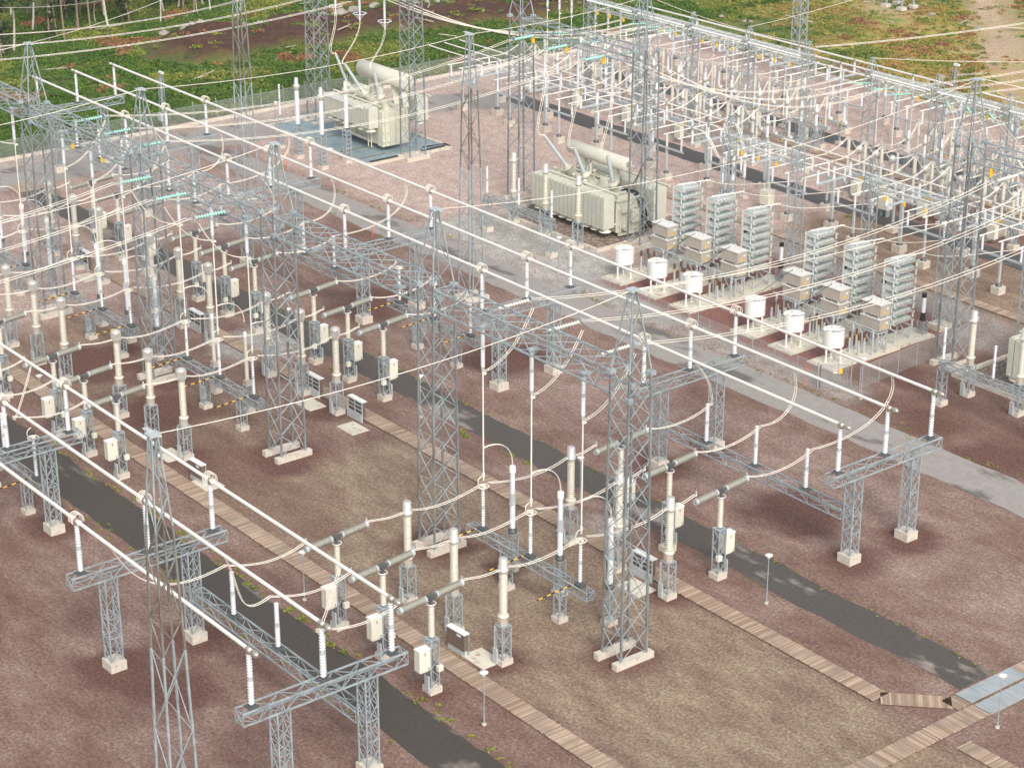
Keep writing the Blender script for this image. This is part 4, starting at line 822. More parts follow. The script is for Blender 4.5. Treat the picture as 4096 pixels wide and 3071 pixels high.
for k, x in enumerate(XB):
    o = ordw[k] if k < 9 else ['tenth', 'eleventh', 'twelfth'][k - 9]
    if k in (5,): continue
    for y, t in ((92.4, 'front'), (104.6, 'rear')):
        if seen([(x, y, 2), (x, y, 7)], 30): SBK.place((x, y, 0), f'three pole breaker with stacked beige insulators, {o} bay, {t} row', 'circuit breaker', 'small circuit breakers')
    if seen([(x, 97, 3)], 30): SD.place((x + .9, 97.2, 0), f'small disconnector with three white insulators, {o} bay', 'disconnector', 'small disconnectors')
    if seen([(x, 100, 3)], 30): SD.place((x + .4, 107.6, 0), f'far small disconnector with three white insulators, {o} bay', 'disconnector', 'small disconnectors')
    for dx, pn in PL:
        for y, t in ((94.3, 'front'), (102.9, 'rear')):
            if seen([(x + dx, y, 3), (x + dx, y, 6)], 20): SCT[(0 if k < 6 else 1) if y < 100 else (0 if k < 7 else 2)].place((x + dx, y, 0), f'small current transformer, {pn} phase of {o} bay, {t} row', 'current transformer', 'small current transformers')
        if seen([(x + dx, 96, 6), (x + dx, 96, 13)], 20): DR2.place((x + dx + .9, 96.0, 0), f'thin white pipe hanging from the small gantry, {pn} phase of {o} bay', 'dropper', 'small hanging droppers')
        xx = x + dx
        for a, b_, nm in (((xx, 87, 5.8), (xx, 92.2, 7.1), 'from cross tube to front breaker'), ((xx, 92.6, 7.1), (xx, 94.0, 5.3), 'from front breaker to current transformer'), ((xx, 94.7, 5.3), (xx + .9, 97, 5.6), 'from front current transformer to disconnector'),
                          ((xx + .9, 97.4, 5.6), (xx, 102.6, 5.2), 'from disconnector to rear current transformer'), ((xx, 103.2, 5.2), (xx, 104.6, 7.1), 'from rear current transformer to rear breaker'), ((xx, 105, 7.1), (xx - .8, 111.7, 5.8), 'from rear breaker to rear cross tube')):
            if seen([a, b_], 0): cable(sag(a, b_, .5 if abs(a[1] - b_[1]) > 3 else .15, 8), f'sagging cream jumper {nm}, {pn} phase of {o} bay', 'small yard jumpers', True, .035, .15, False)
# lines from row 2 towards transformer gantries
line3([(-117.7, 61, 19.4), (-115.5, 61, 19.6), (-112.8, 61, 19.8)], [(-103.6, 94.3, 13.6), (-101, 94.3, 13.6), (-98.5, 94.3, 13.6)], 3.0, 'sagging from the blue deck transformer gantry to the smaller yard', 'slack spans left', None, GSS)
line3([(-84.8, 61.8, 20.4), (-78.9, 61.8, 20.4), (-72.6, 61.8, 20.4)], [(-64.4, 94.3, 13.6), (-61.2, 94.3, 13.6), (-58.3, 94.3, 13.6)], 3.6, 'sagging from the near transformer gantry to the smaller yard', 'slack spans middle', GSS, GSS)
line3([(-17, 61.8, 20.4), (-11, 61.8, 20.4), (-5, 61.8, 20.4)], [(-53.4, 94.3, 13.7), (-50.5, 94.3, 13.7), (-47.4, 94.3, 13.7)], 2.2, 'rising from the smaller yard to the right edge gantry', 'slack spans right', PS, GSS)
line3([(-60.2, 96, 13.8), (-57.5, 96, 13.8), (-54.8, 96, 13.8)], [(-45, 175, 24), (-40, 175, 24), (-35, 175, 24)], 3.5, 'leaving the smaller yard over the heath, top right', 'outgoing lines top right')
line3([(-75.5, 96, 15.5)], [(-40, 170, 27)], 2.5, 'leaving the smaller yard as a lone pair, top right', 'outgoing lines top right')
cable(sag((-65.5, 95.1, 16.2), (-20, 165, 20), 2.5, 16), 'single thin wire curving over the heath at the right', 'earth wires', False, .03, name='earth_wire', cat='earth wire')
cable(sag((-85.9, 95.1, 16.2), (-95, 190, 27), 3, 16), 'single thin wire climbing over the heath, top centre right', 'earth wires', False, .03, name='earth_wire', cat='earth wire')
# risers from small busbar to capacitor stacks
for i, (x, t) in enumerate(CB): cable(bez((x + .8, 63, 9.1), (x + 1, 66, 7.6), (x + .5, 70, 7.2), (x + .3, 79.2, 5.8), 12), f'cream cable from top of the stack to the small busbar, {t}', 'cables from the capacitor stacks', False, .04)
# end jumpers of the front small busbar, left section: curved bundles
for j, d in enumerate((-2.6, 0, 2.6)):
    cable(bez((-77.2, 81.8 + d, 7.7), (-75.4, 81.8 + d, 7.6), (-74.4, 81 + d * .8, 5.0), (-72.4, 80 + d * .7, 5.4), 12), f'thick curved cable bundle at the end of the front small busbar, {["front", "middle", "rear"][j]} one', 'curved end bundles', True, .05, .22)
    P = Proto('cable_sealing_post'); P.add('footing', MB().box(-.4, .4, -.4, .4, -.2, .4), 'conc'); P.add('stand', MB().cyl((0, 0, .4), (0, 0, 2.6), .13), 'ltgrey'); P.add('insulator', MB().ribs((0, 0, 2.6), (0, 0, 4.8), .17, .22, .12), 'white'); P.add('head', MB().lathe((0, 0, 4.8), (0, 0, 5.7), [(0, .2), (.2, .38), (.5, .36), (.55, .24), (.9, .2)], 12), 'head')
    P.place((-72.4, 80 + d * .7, 0), f'white ribbed post receiving the curved bundle, {["front", "middle", "rear"][j]} one', 'insulator post', 'posts at the busbar end')
# extra big boxes / operating cabinets
for x, y, t in ((-67.2, 80.5, 'beside the small gantry behind the capacitors'), (-40.5, 108.0, 'far right among the insulators'), (-57.5, 90.0, 'under the small gantry')):
    P = Proto('outdoor_cabinet'); P.add('cabinet', MB().box(-.7, .7, -.5, .5, .9, 2.6), 'cream'); P.add('stand', MB().box(-.5, -.3, -.3, .3, 0, .9).box(.3, .5, -.3, .3, 0, .9), 'steel'); P.place((x, y, 0), 'cream outdoor cabinet on legs ' + t, 'cabinet')
# communication mast and pylon feet beyond the fence
P = Proto('communication_mast'); P.add('footing', MB().box(-1, 1, -1, 1, -.1, .9), 'conc'); P.add('frame', MB().lattice(.9, 34, .8, .8, .55, .55, 1.5, .12, .07, True), 'steel'); P.place((-106, 124.8, 0), 'thin tall lattice mast behind the smaller yard, cut by the top edge', 'mast')
P = Proto('transmission_pylon')
for x in (-1.9, 1.5):
    for y in (-1.2, 1.6): P.add('footing', MB().box(x - .6, x + .6, y - .6, y + .6, 0, .55), 'conc')
    P.add('leg', MB().bar((x, -1.2, .5), (x * .5, 0, 30), .3).bar((x, 1.6, .5), (x * .5, 0, 30), .3).bar((x, -1.2, 1), (x, 1.6, 5), .12).bar((x, 1.6, 1), (x, -1.2, 5), .12), 'steel')
P.add('bracing', MB().bar((-1.9, -1.2, 2.0), (1.4, -1.2, 9), .15).bar((1.5, -1.2, 2), (-1.7, -1.2, 9), .15), 'steel'); P.place((-131, 174, 0), 'feet of a transmission pylon on pale footings in the heath', 'pylon')
# far camera post
P = Proto('camera_post'); P.add('post', MB().cyl((0, 0, 0), (0, 0, 8.4), .1).lattice(2, 8.2, .3, .3, .25, .25, .8, .05, .04, False), 'steel'); P.add('camera', MB().bx(.2, 0, 8.6, .9, .3, .25).cyl((0, 0, 8.3), (0, 0, 8.6), .1), 'lamp'); P.add('box', MB().bx(0, -.4, 2.8, .8, .3, 1.0), 'ltgrey')
P.place((-137.8, 41.2, 0), 'camera post with white camera by the top left fence', 'camera post', 'camera posts'); P.place((-77.5, 124.5, 0), 'camera post with white camera by the far right fence', 'camera post', 'camera posts')
# ------------------------------------------------------------------ perimeter fence
fence([(-140.6, -30), (-140.6, 131.5)], 2.6, 3.5, 'long chain link perimeter fence with concrete kerb below the scrub, left', 'perimeter_fence', True, .35)
fence([(-140.6, 131.5), (-20, 131.5)], 2.6, 3.5, 'chain link perimeter fence behind the smaller yard', 'perimeter_fence', True, .35)
# ------------------------------------------------------------------ ground sheet (gravel yard + heath in one mesh, masks as attributes)
def axis(lo, a, b, hi, st):
    mid = list(np.arange(a, b + .01, st)); l = []; v = a; s = st
    while v > lo: s *= 1.35; v -= s; l.append(v)
    r = []; v = b; s = st
    while v < hi: s *= 1.35; v += s; r.append(v)
    return np.array(l[::-1] + mid + r)
gx = axis(-1500, -262, 52, 700, 1.0); gy = axis(-700, -70, 232, 1600, 1.0)
def fnoise(x, y, s, seed=0): return noise.noise(V((x / s + seed * 17.3, y / s - seed * 9.1, seed * 3.7)))
def sst(a, b, x): t = min(1, max(0, (x - a) / (b - a))); return t * t * (3 - 2 * t)
def boxm(x, y, x0, x1, y0, y1, s, wob=1.5, seed=3):
    w = fnoise(x, y, 7, seed) * wob + fnoise(x, y, 2.5, seed + 1) * wob * .5; x += w; y += w
    return sst(x0 - s, x0 + s, x) * (1 - sst(x1 - s, x1 + s, x)) * sst(y0 - s, y0 + s, y) * (1 - sst(y1 - s, y1 + s, y))
def blob(x, y, cx, cy, r): d = math.hypot(x - cx, y - cy) + fnoise(x, y, 2.2, 5) * r * .35; return 1 - sst(r * .55, r * 1.1, d)
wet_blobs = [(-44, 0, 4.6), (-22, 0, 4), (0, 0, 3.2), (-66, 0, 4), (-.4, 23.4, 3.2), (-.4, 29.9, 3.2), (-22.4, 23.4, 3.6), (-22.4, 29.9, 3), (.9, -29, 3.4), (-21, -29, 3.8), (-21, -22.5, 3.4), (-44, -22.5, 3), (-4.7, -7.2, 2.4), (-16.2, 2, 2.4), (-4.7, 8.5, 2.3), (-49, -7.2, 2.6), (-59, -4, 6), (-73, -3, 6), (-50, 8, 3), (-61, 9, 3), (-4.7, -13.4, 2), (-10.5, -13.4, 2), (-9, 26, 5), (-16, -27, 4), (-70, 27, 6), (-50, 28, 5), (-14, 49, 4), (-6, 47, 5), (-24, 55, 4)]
def heath(x, y):
    return max(1 - sst(-143.5, -141.5, x), sst(132, 134, y))
def soilm(x, y):
    # bank of stripped earth running roughly parallel to the fence
    d = (x + 176) * -.0 + 0; c = -177 + max(0, (y - 70)) * .13
    w = 9 + fnoise(x, y, 9, 8) * 5 + fnoise(x, y, 3, 9) * 2
    return (1 - sst(w * .75, w, abs(x - c))) * sst(58, 66, y + fnoise(x, y, 6, 4) * 5) * (1 - sst(134, 145, y))
def hgt(x, y):
    h = heath(x, y)
    if h <= 0: return 0.0
    z = h * (.25 + .5 * fnoise(x, y, 14, 1) + .22 * fnoise(x, y, 4, 2))
    s = soilm(x, y); z += s * (1.5 + 1.1 * fnoise(x, y, 5, 6) + .6 * fnoise(x, y, 1.8, 7))
    return z - .15 * h
nx, ny = len(gx), len(gy); verts = []; A_ = []; B_ = []
for y in gy:
    for x in gx:
        verts.append((x, y, hgt(x, y) if (x < -141 or y > 131.9) and x > -300 and y < 300 else (-.2 if x < -300 or y > 300 else 0)))
        if -262 <= x <= 52 and -70 <= y <= 232:
            tan = max(boxm(x, y, -41, 60, -9, 9, 1.2, 1), boxm(x, y, -95, -46, -9, 4, 3, 4) * .55, boxm(x, y, 3, 60, -9, 8.5, 1, 1), boxm(x, y, -70, -20, 72, 90, 3, 2) * .7)
            light = max(boxm(x, y, -200, -62, 46.5, 130, 4, 3), boxm(x, y, -200, -100, 19, 40, 7, 4) * .75, boxm(x, y, -200, -86, -20, 15, 6, 4) * .8, boxm(x, y, -70, -48, 100, 130, 6, 3) * .6, boxm(x, y, -72, 40, 22, 38, 4, 7) * .18)
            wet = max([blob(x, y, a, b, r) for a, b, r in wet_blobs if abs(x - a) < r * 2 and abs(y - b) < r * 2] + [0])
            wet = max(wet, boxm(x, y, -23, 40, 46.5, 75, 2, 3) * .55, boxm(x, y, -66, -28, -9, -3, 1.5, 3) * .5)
            grey = max(boxm(x, y, -88, -46, 45.5, 56, 1.5, 1), boxm(x, y, -62, -22, 45.5, 50, 1, 1) * .6, boxm(x, y, -62, -20, 66, 74, 1.5, 1) * .6, blob(x, y, -68, 11.5, 5) * .9, blob(x, y, -17, 12.5, 2.4) * .5, blob(x, y, -80, 8, 3) * .5, boxm(x, y, -141, -137, -40, 132, .6, .5) * .5)
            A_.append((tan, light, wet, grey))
            red = boxm(x, y, -61, -27.5, 49.5, 70, .7, .4) * (1 - .6 * sst(-30, -27, x))
            dry = sst(0, 1, (x + 150) / 40 + fnoise(x, y, 22, 11) * .8) * sst(125, 140, y); 
            track = 0
            if y > 133:
                for o in (-1.3, 1.3):
                    cx_ = -104 + o - (y - 168) * 1.08 if y > 166 else -103 + o + (168 - y) * .35
                    track = max(track, 1 - sst(.5, 1.3, abs(x - cx_) * .7 + fnoise(x, y, 3, 2) * .3))
                track = max(track, .75 * blob(x, y, -100, 165, 11), .55 * blob(x, y, -131, 173, 7), .5 * (1 - sst(4, 9, abs(x + 104 + (y - 168) * 1.0))))
            B_.append((heath(x, y), soilm(x, y), dry, max(red, 0) if y < 100 else track))
        else: A_.append((0, 0, 0, 0)); B_.append((1, 0, 1 if y > 120 else 0, 0))
faces = [(j * nx + i, j * nx + i + 1, (j + 1) * nx + i + 1, (j + 1) * nx + i) for j in range(ny - 1) for i in range(nx - 1)]
me = bpy.data.meshes.new('ground'); me.from_pydata(verts, [], faces)
for nme, dat in (('maskA', A_), ('maskB', B_)):
    at = me.attributes.new(nme, 'FLOAT_COLOR', 'POINT'); at.data.foreach_set('color', np.array(dat, dtype=np.float32).ravel())
me.polygons.foreach_set('use_smooth', [True] * len(faces)); me.update()
m, nt, b = nodes('gravel_and_heath')
def attr(nt, n):
    a = N(nt, 'ShaderNodeAttribute', attribute_name=n); s = N(nt, 'ShaderNodeSeparateColor'); nt.links.new(a.outputs['Color'], s.inputs[0]); return s.outputs[0], s.outputs[1], s.outputs[2], a.outputs['Alpha']
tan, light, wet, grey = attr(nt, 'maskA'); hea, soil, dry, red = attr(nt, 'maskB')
v = coord(nt); vst = coord(nt, 'Object', (.4, 1, 1))
big = nz(nt, v, .11, 4, .6); mid = nz(nt, v, .55, 5, .65); st = nz(nt, vst, .55, 5, .6)
def sh(f, k=.25):  # soften a mask edge with noise
    q = N(nt, 'ShaderNodeMath', operation='MULTIPLY_ADD'); nt.links.new(mid, q.inputs[0]); q.inputs[1].default_value = k; q.inputs[2].default_value = -k / 2
    a = N(nt, 'ShaderNodeMath', operation='ADD'); nt.links.new(f, a.inputs[0]); nt.links.new(q.outputs[0], a.inputs[1]); a.use_clamp = True
    g_ = N(nt, 'ShaderNodeMath', operation='MULTIPLY'); nt.links.new(a.outputs[0], g_.inputs[0]); nt.links.new(ramp(nt, f, [(0, g3(0)), (.1, g3(1))]), g_.inputs[1]); return g_.outputs[0]
mx = N(nt, 'ShaderNodeMath', operation='ADD'); nt.links.new(big, mx.inputs[0]); nt.links.new(st, mx.inputs[1]); hf = N(nt, 'ShaderNodeMath', operation='MULTIPLY'); nt.links.new(mx.outputs[0], hf.inputs[0]); hf.inputs[1].default_value = .5
base = ramp(nt, hf.outputs[0], [(.36, (.145, .080, .063)), (.50, (.205, .130, .107)), (.66, (.30, .215, .183))])
c = mixc(nt, sh(tan, .5), base, ramp(nt, st, [(.33, (.19, .125, .092)), (.66, (.31, .24, .17))]))
c = mixc(nt, sh(light, .4), c, ramp(nt, mid, [(.3, (.40, .29, .255)), (.7, (.53, .425, .385))]))
c = mixc(nt, sh(grey, .4), c, ramp(nt, mid, [(.35, (.30, .28, .26)), (.65, (.45, .43, .41))]))
gl = N(nt, 'ShaderNodeMath', operation='LESS_THAN'); nt.links.new(hea, gl.inputs[0]); gl.inputs[1].default_value = .02
rd = N(nt, 'ShaderNodeMath', operation='MULTIPLY'); nt.links.new(red, rd.inputs[0]); nt.links.new(gl.outputs[0], rd.inputs[1])
c = mixc(nt, sh(rd.outputs[0], .2), c, (.22, .105, .09))
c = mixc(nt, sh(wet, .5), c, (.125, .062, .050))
veg = ramp(nt, nz(nt, v, .25, 5, .65), [(.36, (.05, .095, .015)), (.48, (.085, .135, .025)), (.58, (.13, .13, .035)), (.68, (.17, .10, .05))])
dr = ramp(nt, nz(nt, v, .16, 6, .7), [(.34, (.14, .19, .04)), (.44, (.30, .30, .075)), (.52, (.40, .30, .10)), (.60, (.32, .18, .065)), (.68, (.42, .33, .2))])
veg = mixc(nt, dry, veg, dr)
tr = N(nt, 'ShaderNodeMath', operation='MULTIPLY'); nt.links.new(red, tr.inputs[0]); nt.links.new(hea, tr.inputs[1])
veg = mixc(nt, tr.outputs[0], veg, (.44, .33, .23)); veg = mixc(nt, soil, veg, ramp(nt, mid, [(.3, (.035, .017, .012)), (.7, (.11, .050, .030))]))
spk = ramp(nt, nz(nt, v, 4.2, 3, .85), [(.3, g3(.42)), (.5, g3(1.0)), (.7, g3(1.8))]); spk2 = ramp(nt, nz(nt, v, 1.7, 6, .75), [(.3, g3(.78)), (.7, g3(1.22))])
c = mixc(nt, hea, c, veg); c = mixc(nt, 1.0, c, spk, 'MULTIPLY'); c = mixc(nt, .8, c, spk2, 'MULTIPLY')
nt.links.new(c, b.inputs['Base Color']); b.inputs['Roughness'].default_value = .95
bm = N(nt, 'ShaderNodeBump', Strength=.35, Distance=.05); nt.links.new(nz(nt, v, 6, 4, .7), bm.inputs['Height']); nt.links.new(bm.outputs[0], b.inputs['Normal'])
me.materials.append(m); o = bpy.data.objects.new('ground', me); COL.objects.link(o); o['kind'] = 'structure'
# ------------------------------------------------------------------ tarmac
def asphalt(name, dark, pale, th, sc=.22, stretch=(.45, 1, 1)):
    m, nt, b = nodes(name); v = coord(nt, 'Object', stretch); v1 = coord(nt)
    f = ramp(nt, nz(nt, v, sc, 7, .62), [(th, g3(0)), (th + .07, g3(1))])
    c = mixc(nt, f, ramp(nt, nz(nt, v1, 3, 4), [(.3, tuple(x * .85 for x in dark)), (.7, tuple(x * 1.15 for x in dark))]), ramp(nt, nz(nt, v1, 1.2, 6, .7), [(.3, tuple(x * .88 for x in pale)), (.7, tuple(x * 1.1 for x in pale))]))
    c = mixc(nt, .6, c, ramp(nt, nz(nt, v1, 9, 2, .8), [(.3, g3(.75)), (.7, g3(1.25))]), 'MULTIPLY')
    nt.links.new(c, b.inputs['Base Color']); nt.links.new(ramp(nt, f, [(0, g3(.5)), (1, g3(.85))]), b.inputs['Roughness']); return m
AD = asphalt('dark_tarmac', (.066, .055, .047), (.24, .21, .19), .60); AM = asphalt('mixed_tarmac', (.085, .074, .064), (.30, .265, .24), .555); AL = asphalt('pale_tarmac', (.15, .135, .125), (.33, .305, .29), .38); AF = asphalt('far_tarmac', (.075, .072, .075), (.16, .15, .15), .60)
def strip(name, pts, w, z, mat, jit=.18, step=1.0):
    out = []; 
    for (x0, y0), (x1, y1) in zip(pts[:-1], pts[1:]):
        n = max(1, int(math.hypot(x1 - x0, y1 - y0) / step)); out += [(x0 + (x1 - x0) * i / n, y0 + (y1 - y0) * i / n) for i in range(n)]
    out.append(pts[-1]); m = MB(); L = []; R = []
    for i, (x, y) in enumerate(out):
        a = out[max(0, i - 1)]; c_ = out[min(len(out) - 1, i + 1)]; d = V((c_[0] - a[0], c_[1] - a[1], 0)).normalized(); n_ = V((-d.y, d.x, 0))
        j1 = fnoise(x, y, 3, 21) * jit * 1.6 + fnoise(x, y, .9, 22) * jit; j2 = fnoise(x, y, 3, 31) * jit * 1.6 + fnoise(x, y, .9, 32) * jit
        L.append((x + n_.x * (w / 2 + j1), y + n_.y * (w / 2 + j1), z)); R.append((x - n_.x * (w / 2 + j2), y - n_.y * (w / 2 + j2), z))
    for i in range(len(out) - 1): m.quad(R[i], R[i + 1], L[i + 1], L[i])
    o = bpy.data.objects.new(name, m.mesh(name, mat)); COL.objects.link(o); o['kind'] = 'structure'; return o
M['AD'], M['AM'], M['AL'], M['AF'] = AD, AM, AL, AF
strip('road', [(-127.5, -17.1), (60, -17.1)], 3.9, .014, AD); strip('road', [(-127, 17.1), (17.6, 17.1)], 3.5, .014, AM)
strip('road', [(17.7, 12.2), (50, 12.2)], 3.2, .014, AM) if False else None
strip('road', [(-128, 42.8), (-100, 42.8), (60, 42.7)], 5.1, .018, AL); strip('road', [(-133, -30), (-133.3, 50), (-132.5, 66), (-129, 80), (-124, 89)], 8.4, .010, AL, .4)
strip('road', [(-126, 89.2), (-5, 89.2)], 3.8, .022, AF); strip('road', [(-135, 108.7), (-5, 108.7)], 3.5, .022, AF)
strip('road', [(24.5, 10.5), (60, 17)], 4, .014, AM) if False else None
# pebble beds inside the bunds
m, nt, b = nodes('pebbles'); v = coord(nt); vo = N(nt, 'ShaderNodeTexVoronoi', Scale=4.5); nt.links.new(v, vo.inputs['Vector'])
c = ramp(nt, vo.outputs['Color'], [(0, (.07, .045, .035)), (.5, (.22, .17, .14)), (1, (.50, .42, .36))]); nt.links.new(c, b.inputs['Base Color']); b.inputs['Roughness'].default_value = .8; M['pebble'] = m
for x0, x1, y0, y1 in ((-85.6, -68.6, 56.0, 70.1), (-20.1, 4.6, 59, 71.6)):
    o = bpy.data.objects.new('pebble_bed', MB().quad((x0, y0, .05), (x1, y0, .05), (x1, y1, .05), (x0, y1, .05)).mesh('pebble_bed', m)); COL.objects.link(o); o['kind'] = 'structure'
# ------------------------------------------------------------------ scrub: leaf clumps on the heath (nobody could count it)
def leafmesh(name, cen, size, tint, mat, squash=.6):
    n = len(cen); a = rng.uniform(0, 2 * np.pi, n); tl = rng.uniform(-.9, .9, n)
    u = np.stack([np.cos(a), np.sin(a), np.zeros(n)], 1) * size[:, None]; w = np.stack([-np.sin(a) * np.cos(tl + .8), np.cos(a) * np.cos(tl + .8), np.abs(np.sin(tl + .8)) + .2], 1) * size[:, None] * .8
    vv = np.stack([cen - u * .5 - w * .5, cen + u * .5 - w * .35, cen + u * .35 + w * .5, cen - u * .5 + w * .4], 1).reshape(-1, 3)
    me = bpy.data.meshes.new(name); me.vertices.add(4 * n); me.vertices.foreach_set('co', vv.astype(np.float32).ravel()); me.loops.add(4 * n); me.loops.foreach_set('vertex_index', np.arange(4 * n, dtype=np.int32))
    me.polygons.add(n); me.polygons.foreach_set('loop_start', np.arange(0, 4 * n, 4, dtype=np.int32)); me.update(calc_edges=True)
    at = me.attributes.new('tint', 'FLOAT', 'FACE'); at.data.foreach_set('value', tint.astype(np.float32)); me.materials.append(mat); return me
def leafmat(name, stops, tr=.25):
    m, nt, b = nodes(name); at = N(nt, 'ShaderNodeAttribute', attribute_name='tint'); nt.links.new(ramp(nt, at.outputs['Fac'], stops), b.inputs['Base Color']); b.inputs['Roughness'].default_value = .7
    t = N(nt, 'ShaderNodeBsdfTranslucent'); nt.links.new(ramp(nt, at.outputs['Fac'], stops), t.inputs[0]); mx = N(nt, 'ShaderNodeMixShader', Fac=tr); nt.links.new(b.outputs[0], mx.inputs[1]); nt.links.new(t.outputs[0], mx.inputs[2]); nt.links.new(mx.outputs[0], nt.nodes['Material Output'].inputs[0]); return m
LM = leafmat('scrub_leaves', [(0, (.035, .09, .015)), (.25, (.075, .17, .022)), (.42, (.14, .24, .035)), (.52, (.27, .30, .06)), (.62, (.40, .37, .08)), (.72, (.48, .34, .11)), (.85, (.38, .19, .08)), (1, (.22, .12, .07))])
cs, ss, ts = [], [], []
def bush(x, y, R, H, n, t0, ls):
    z = hgt(x, y); p = rng.normal(0, 1, (n, 3)); p /= np.linalg.norm(p, axis=1)[:, None] + 1e-6; p *= rng.uniform(.3, 1, n)[:, None]
    cs.append(np.stack([x + p[:, 0] * R, y + p[:, 1] * R, z + H * .5 + np.abs(p[:, 2]) * H * .6 - .1], 1)); ss.append(rng.uniform(.6, 1.3, n) * ls); ts.append(np.clip(t0 + rng.normal(0, .07, n), 0, 1))
cnt = 0
for _ in range(60000):
    if rng.random() < .56: x, y = rng.uniform(-215, -141.8), rng.uniform(-20, 150)
    else: x, y = rng.uniform(-180, -25), rng.uniform(133, 225)
    px, py = proj((x, y, 0))
    if not (-60 < px < 4150 and -40 < py < 1400): continue
    s = soilm(x, y)
    if s > .25 and rng.random() < .93: continue
    right = sst(-165, -125, x) * sst(128, 136, y); g_ = fnoise(x, y, 13, 12); g2_ = fnoise(x, y, 5, 13)
    if right < .5:
        dens = .75 + g_ * .9
        near = sst(-172, -150, x)
        if rng.random() > dens * (.55 + .45 * near) + .1: continue
        t0 = .32 + g2_ * .14; 
        if fnoise(x, y, 7, 14) > .5 - .2 * (1 - near): t0 = .86 + g2_ * .1
        elif fnoise(x, y, 9, 15) > .3: t0 = .5
        bush(x, y, rng.uniform(.5, 1.3), rng.uniform(.4, 1.1) * (.6 + .5 * near), 34, t0, .23)
    else:
        if abs(x + 104 + (y - 168)) < 6 and rng.random() < .9: continue
        if rng.random() > .45 + g_ * .9: continue
        t0 = (.62 + g2_ * .25 + g_ * .15) if rng.random() < .75 else .38
        if fnoise(x, y, 8, 16) > .3: t0 = .9
        if y < 150 and x > -75 and fnoise(x, y, 6, 17) > -.1: t0 = .97
        if y < 150 and x < -110: t0 -= .22
        bush(x, y, rng.uniform(.4, 1.3), rng.uniform(.2, .6), 24, t0, .22)
    cnt += 1
me = leafmesh('scrub', np.concatenate(cs), np.concatenate(ss), np.concatenate(ts), LM); o = bpy.data.objects.new('scrub', me); COL.objects.link(o); o['kind'] = 'stuff'; o['label'] = 'green and rust coloured scrub covering the heath beyond the fence'; o['category'] = 'scrub'
# weeds in the yard
cs, ss, ts = [], [], []
def tuft(x, y, R=.3, n=12, t=.45, ls=.16): bush(x, y, R * .7, .25, n, min(t, .5) + .02, ls * .75)
for _ in range(150):
    x = rng.uniform(-130, 30); tuft(x, 18.9 + rng.normal(0, .25), .25, 8, .5, .14)
    if rng.random() < .5: tuft(rng.uniform(-60, 10), -14.9 + rng.normal(0, .3), rng.uniform(.2, .5), 14, .5, .17)
    if rng.random() < .6: tuft(rng.uniform(-60, 20), 45.7 + rng.normal(0, .5), rng.uniform(.15, .45), 10, .52, .14)
    if rng.random() < .35: tuft(rng.uniform(-120, -80), rng.choice([39.8, 45.9]) + rng.normal(0, .3), .4, 10, .5, .14)
    if rng.random() < .4: tuft(rng.uniform(-50, 20), -19.3 + rng.normal(0, .3), .35, 12, .5, .16)
for _ in range(260): tuft(rng.uniform(-130, 30), rng.choice([rng.uniform(-35, -20), rng.uniform(-9, 9), rng.uniform(20, 39), rng.uniform(46, 54)]), .12, 4, .45, .1)
for x, y in ((-26, -15.2), (-14.5, -15.3), (-12.9, -15.2), (-18.9, -14.9), (-58, 13.9), (-38.5, 14.7), (-37.6, 14.4), (-30, 15.2), (-32, 15), (-60, -12.2), (-57, -11.7), (-20.5, -14.8), (-60, 86.4), (-62, 86.3), (-40.8, 81), (-40, 80.4)): tuft(x, y, .6, 60, .5, .17)
me = leafmesh('weeds', np.concatenate(cs), np.concatenate(ss), np.concatenate(ts), LM); o = bpy.data.objects.new('weeds', me); COL.objects.link(o); o['kind'] = 'stuff'; o['label'] = 'small yellow green weeds along the road edges and gravel'; o['category'] = 'weeds'
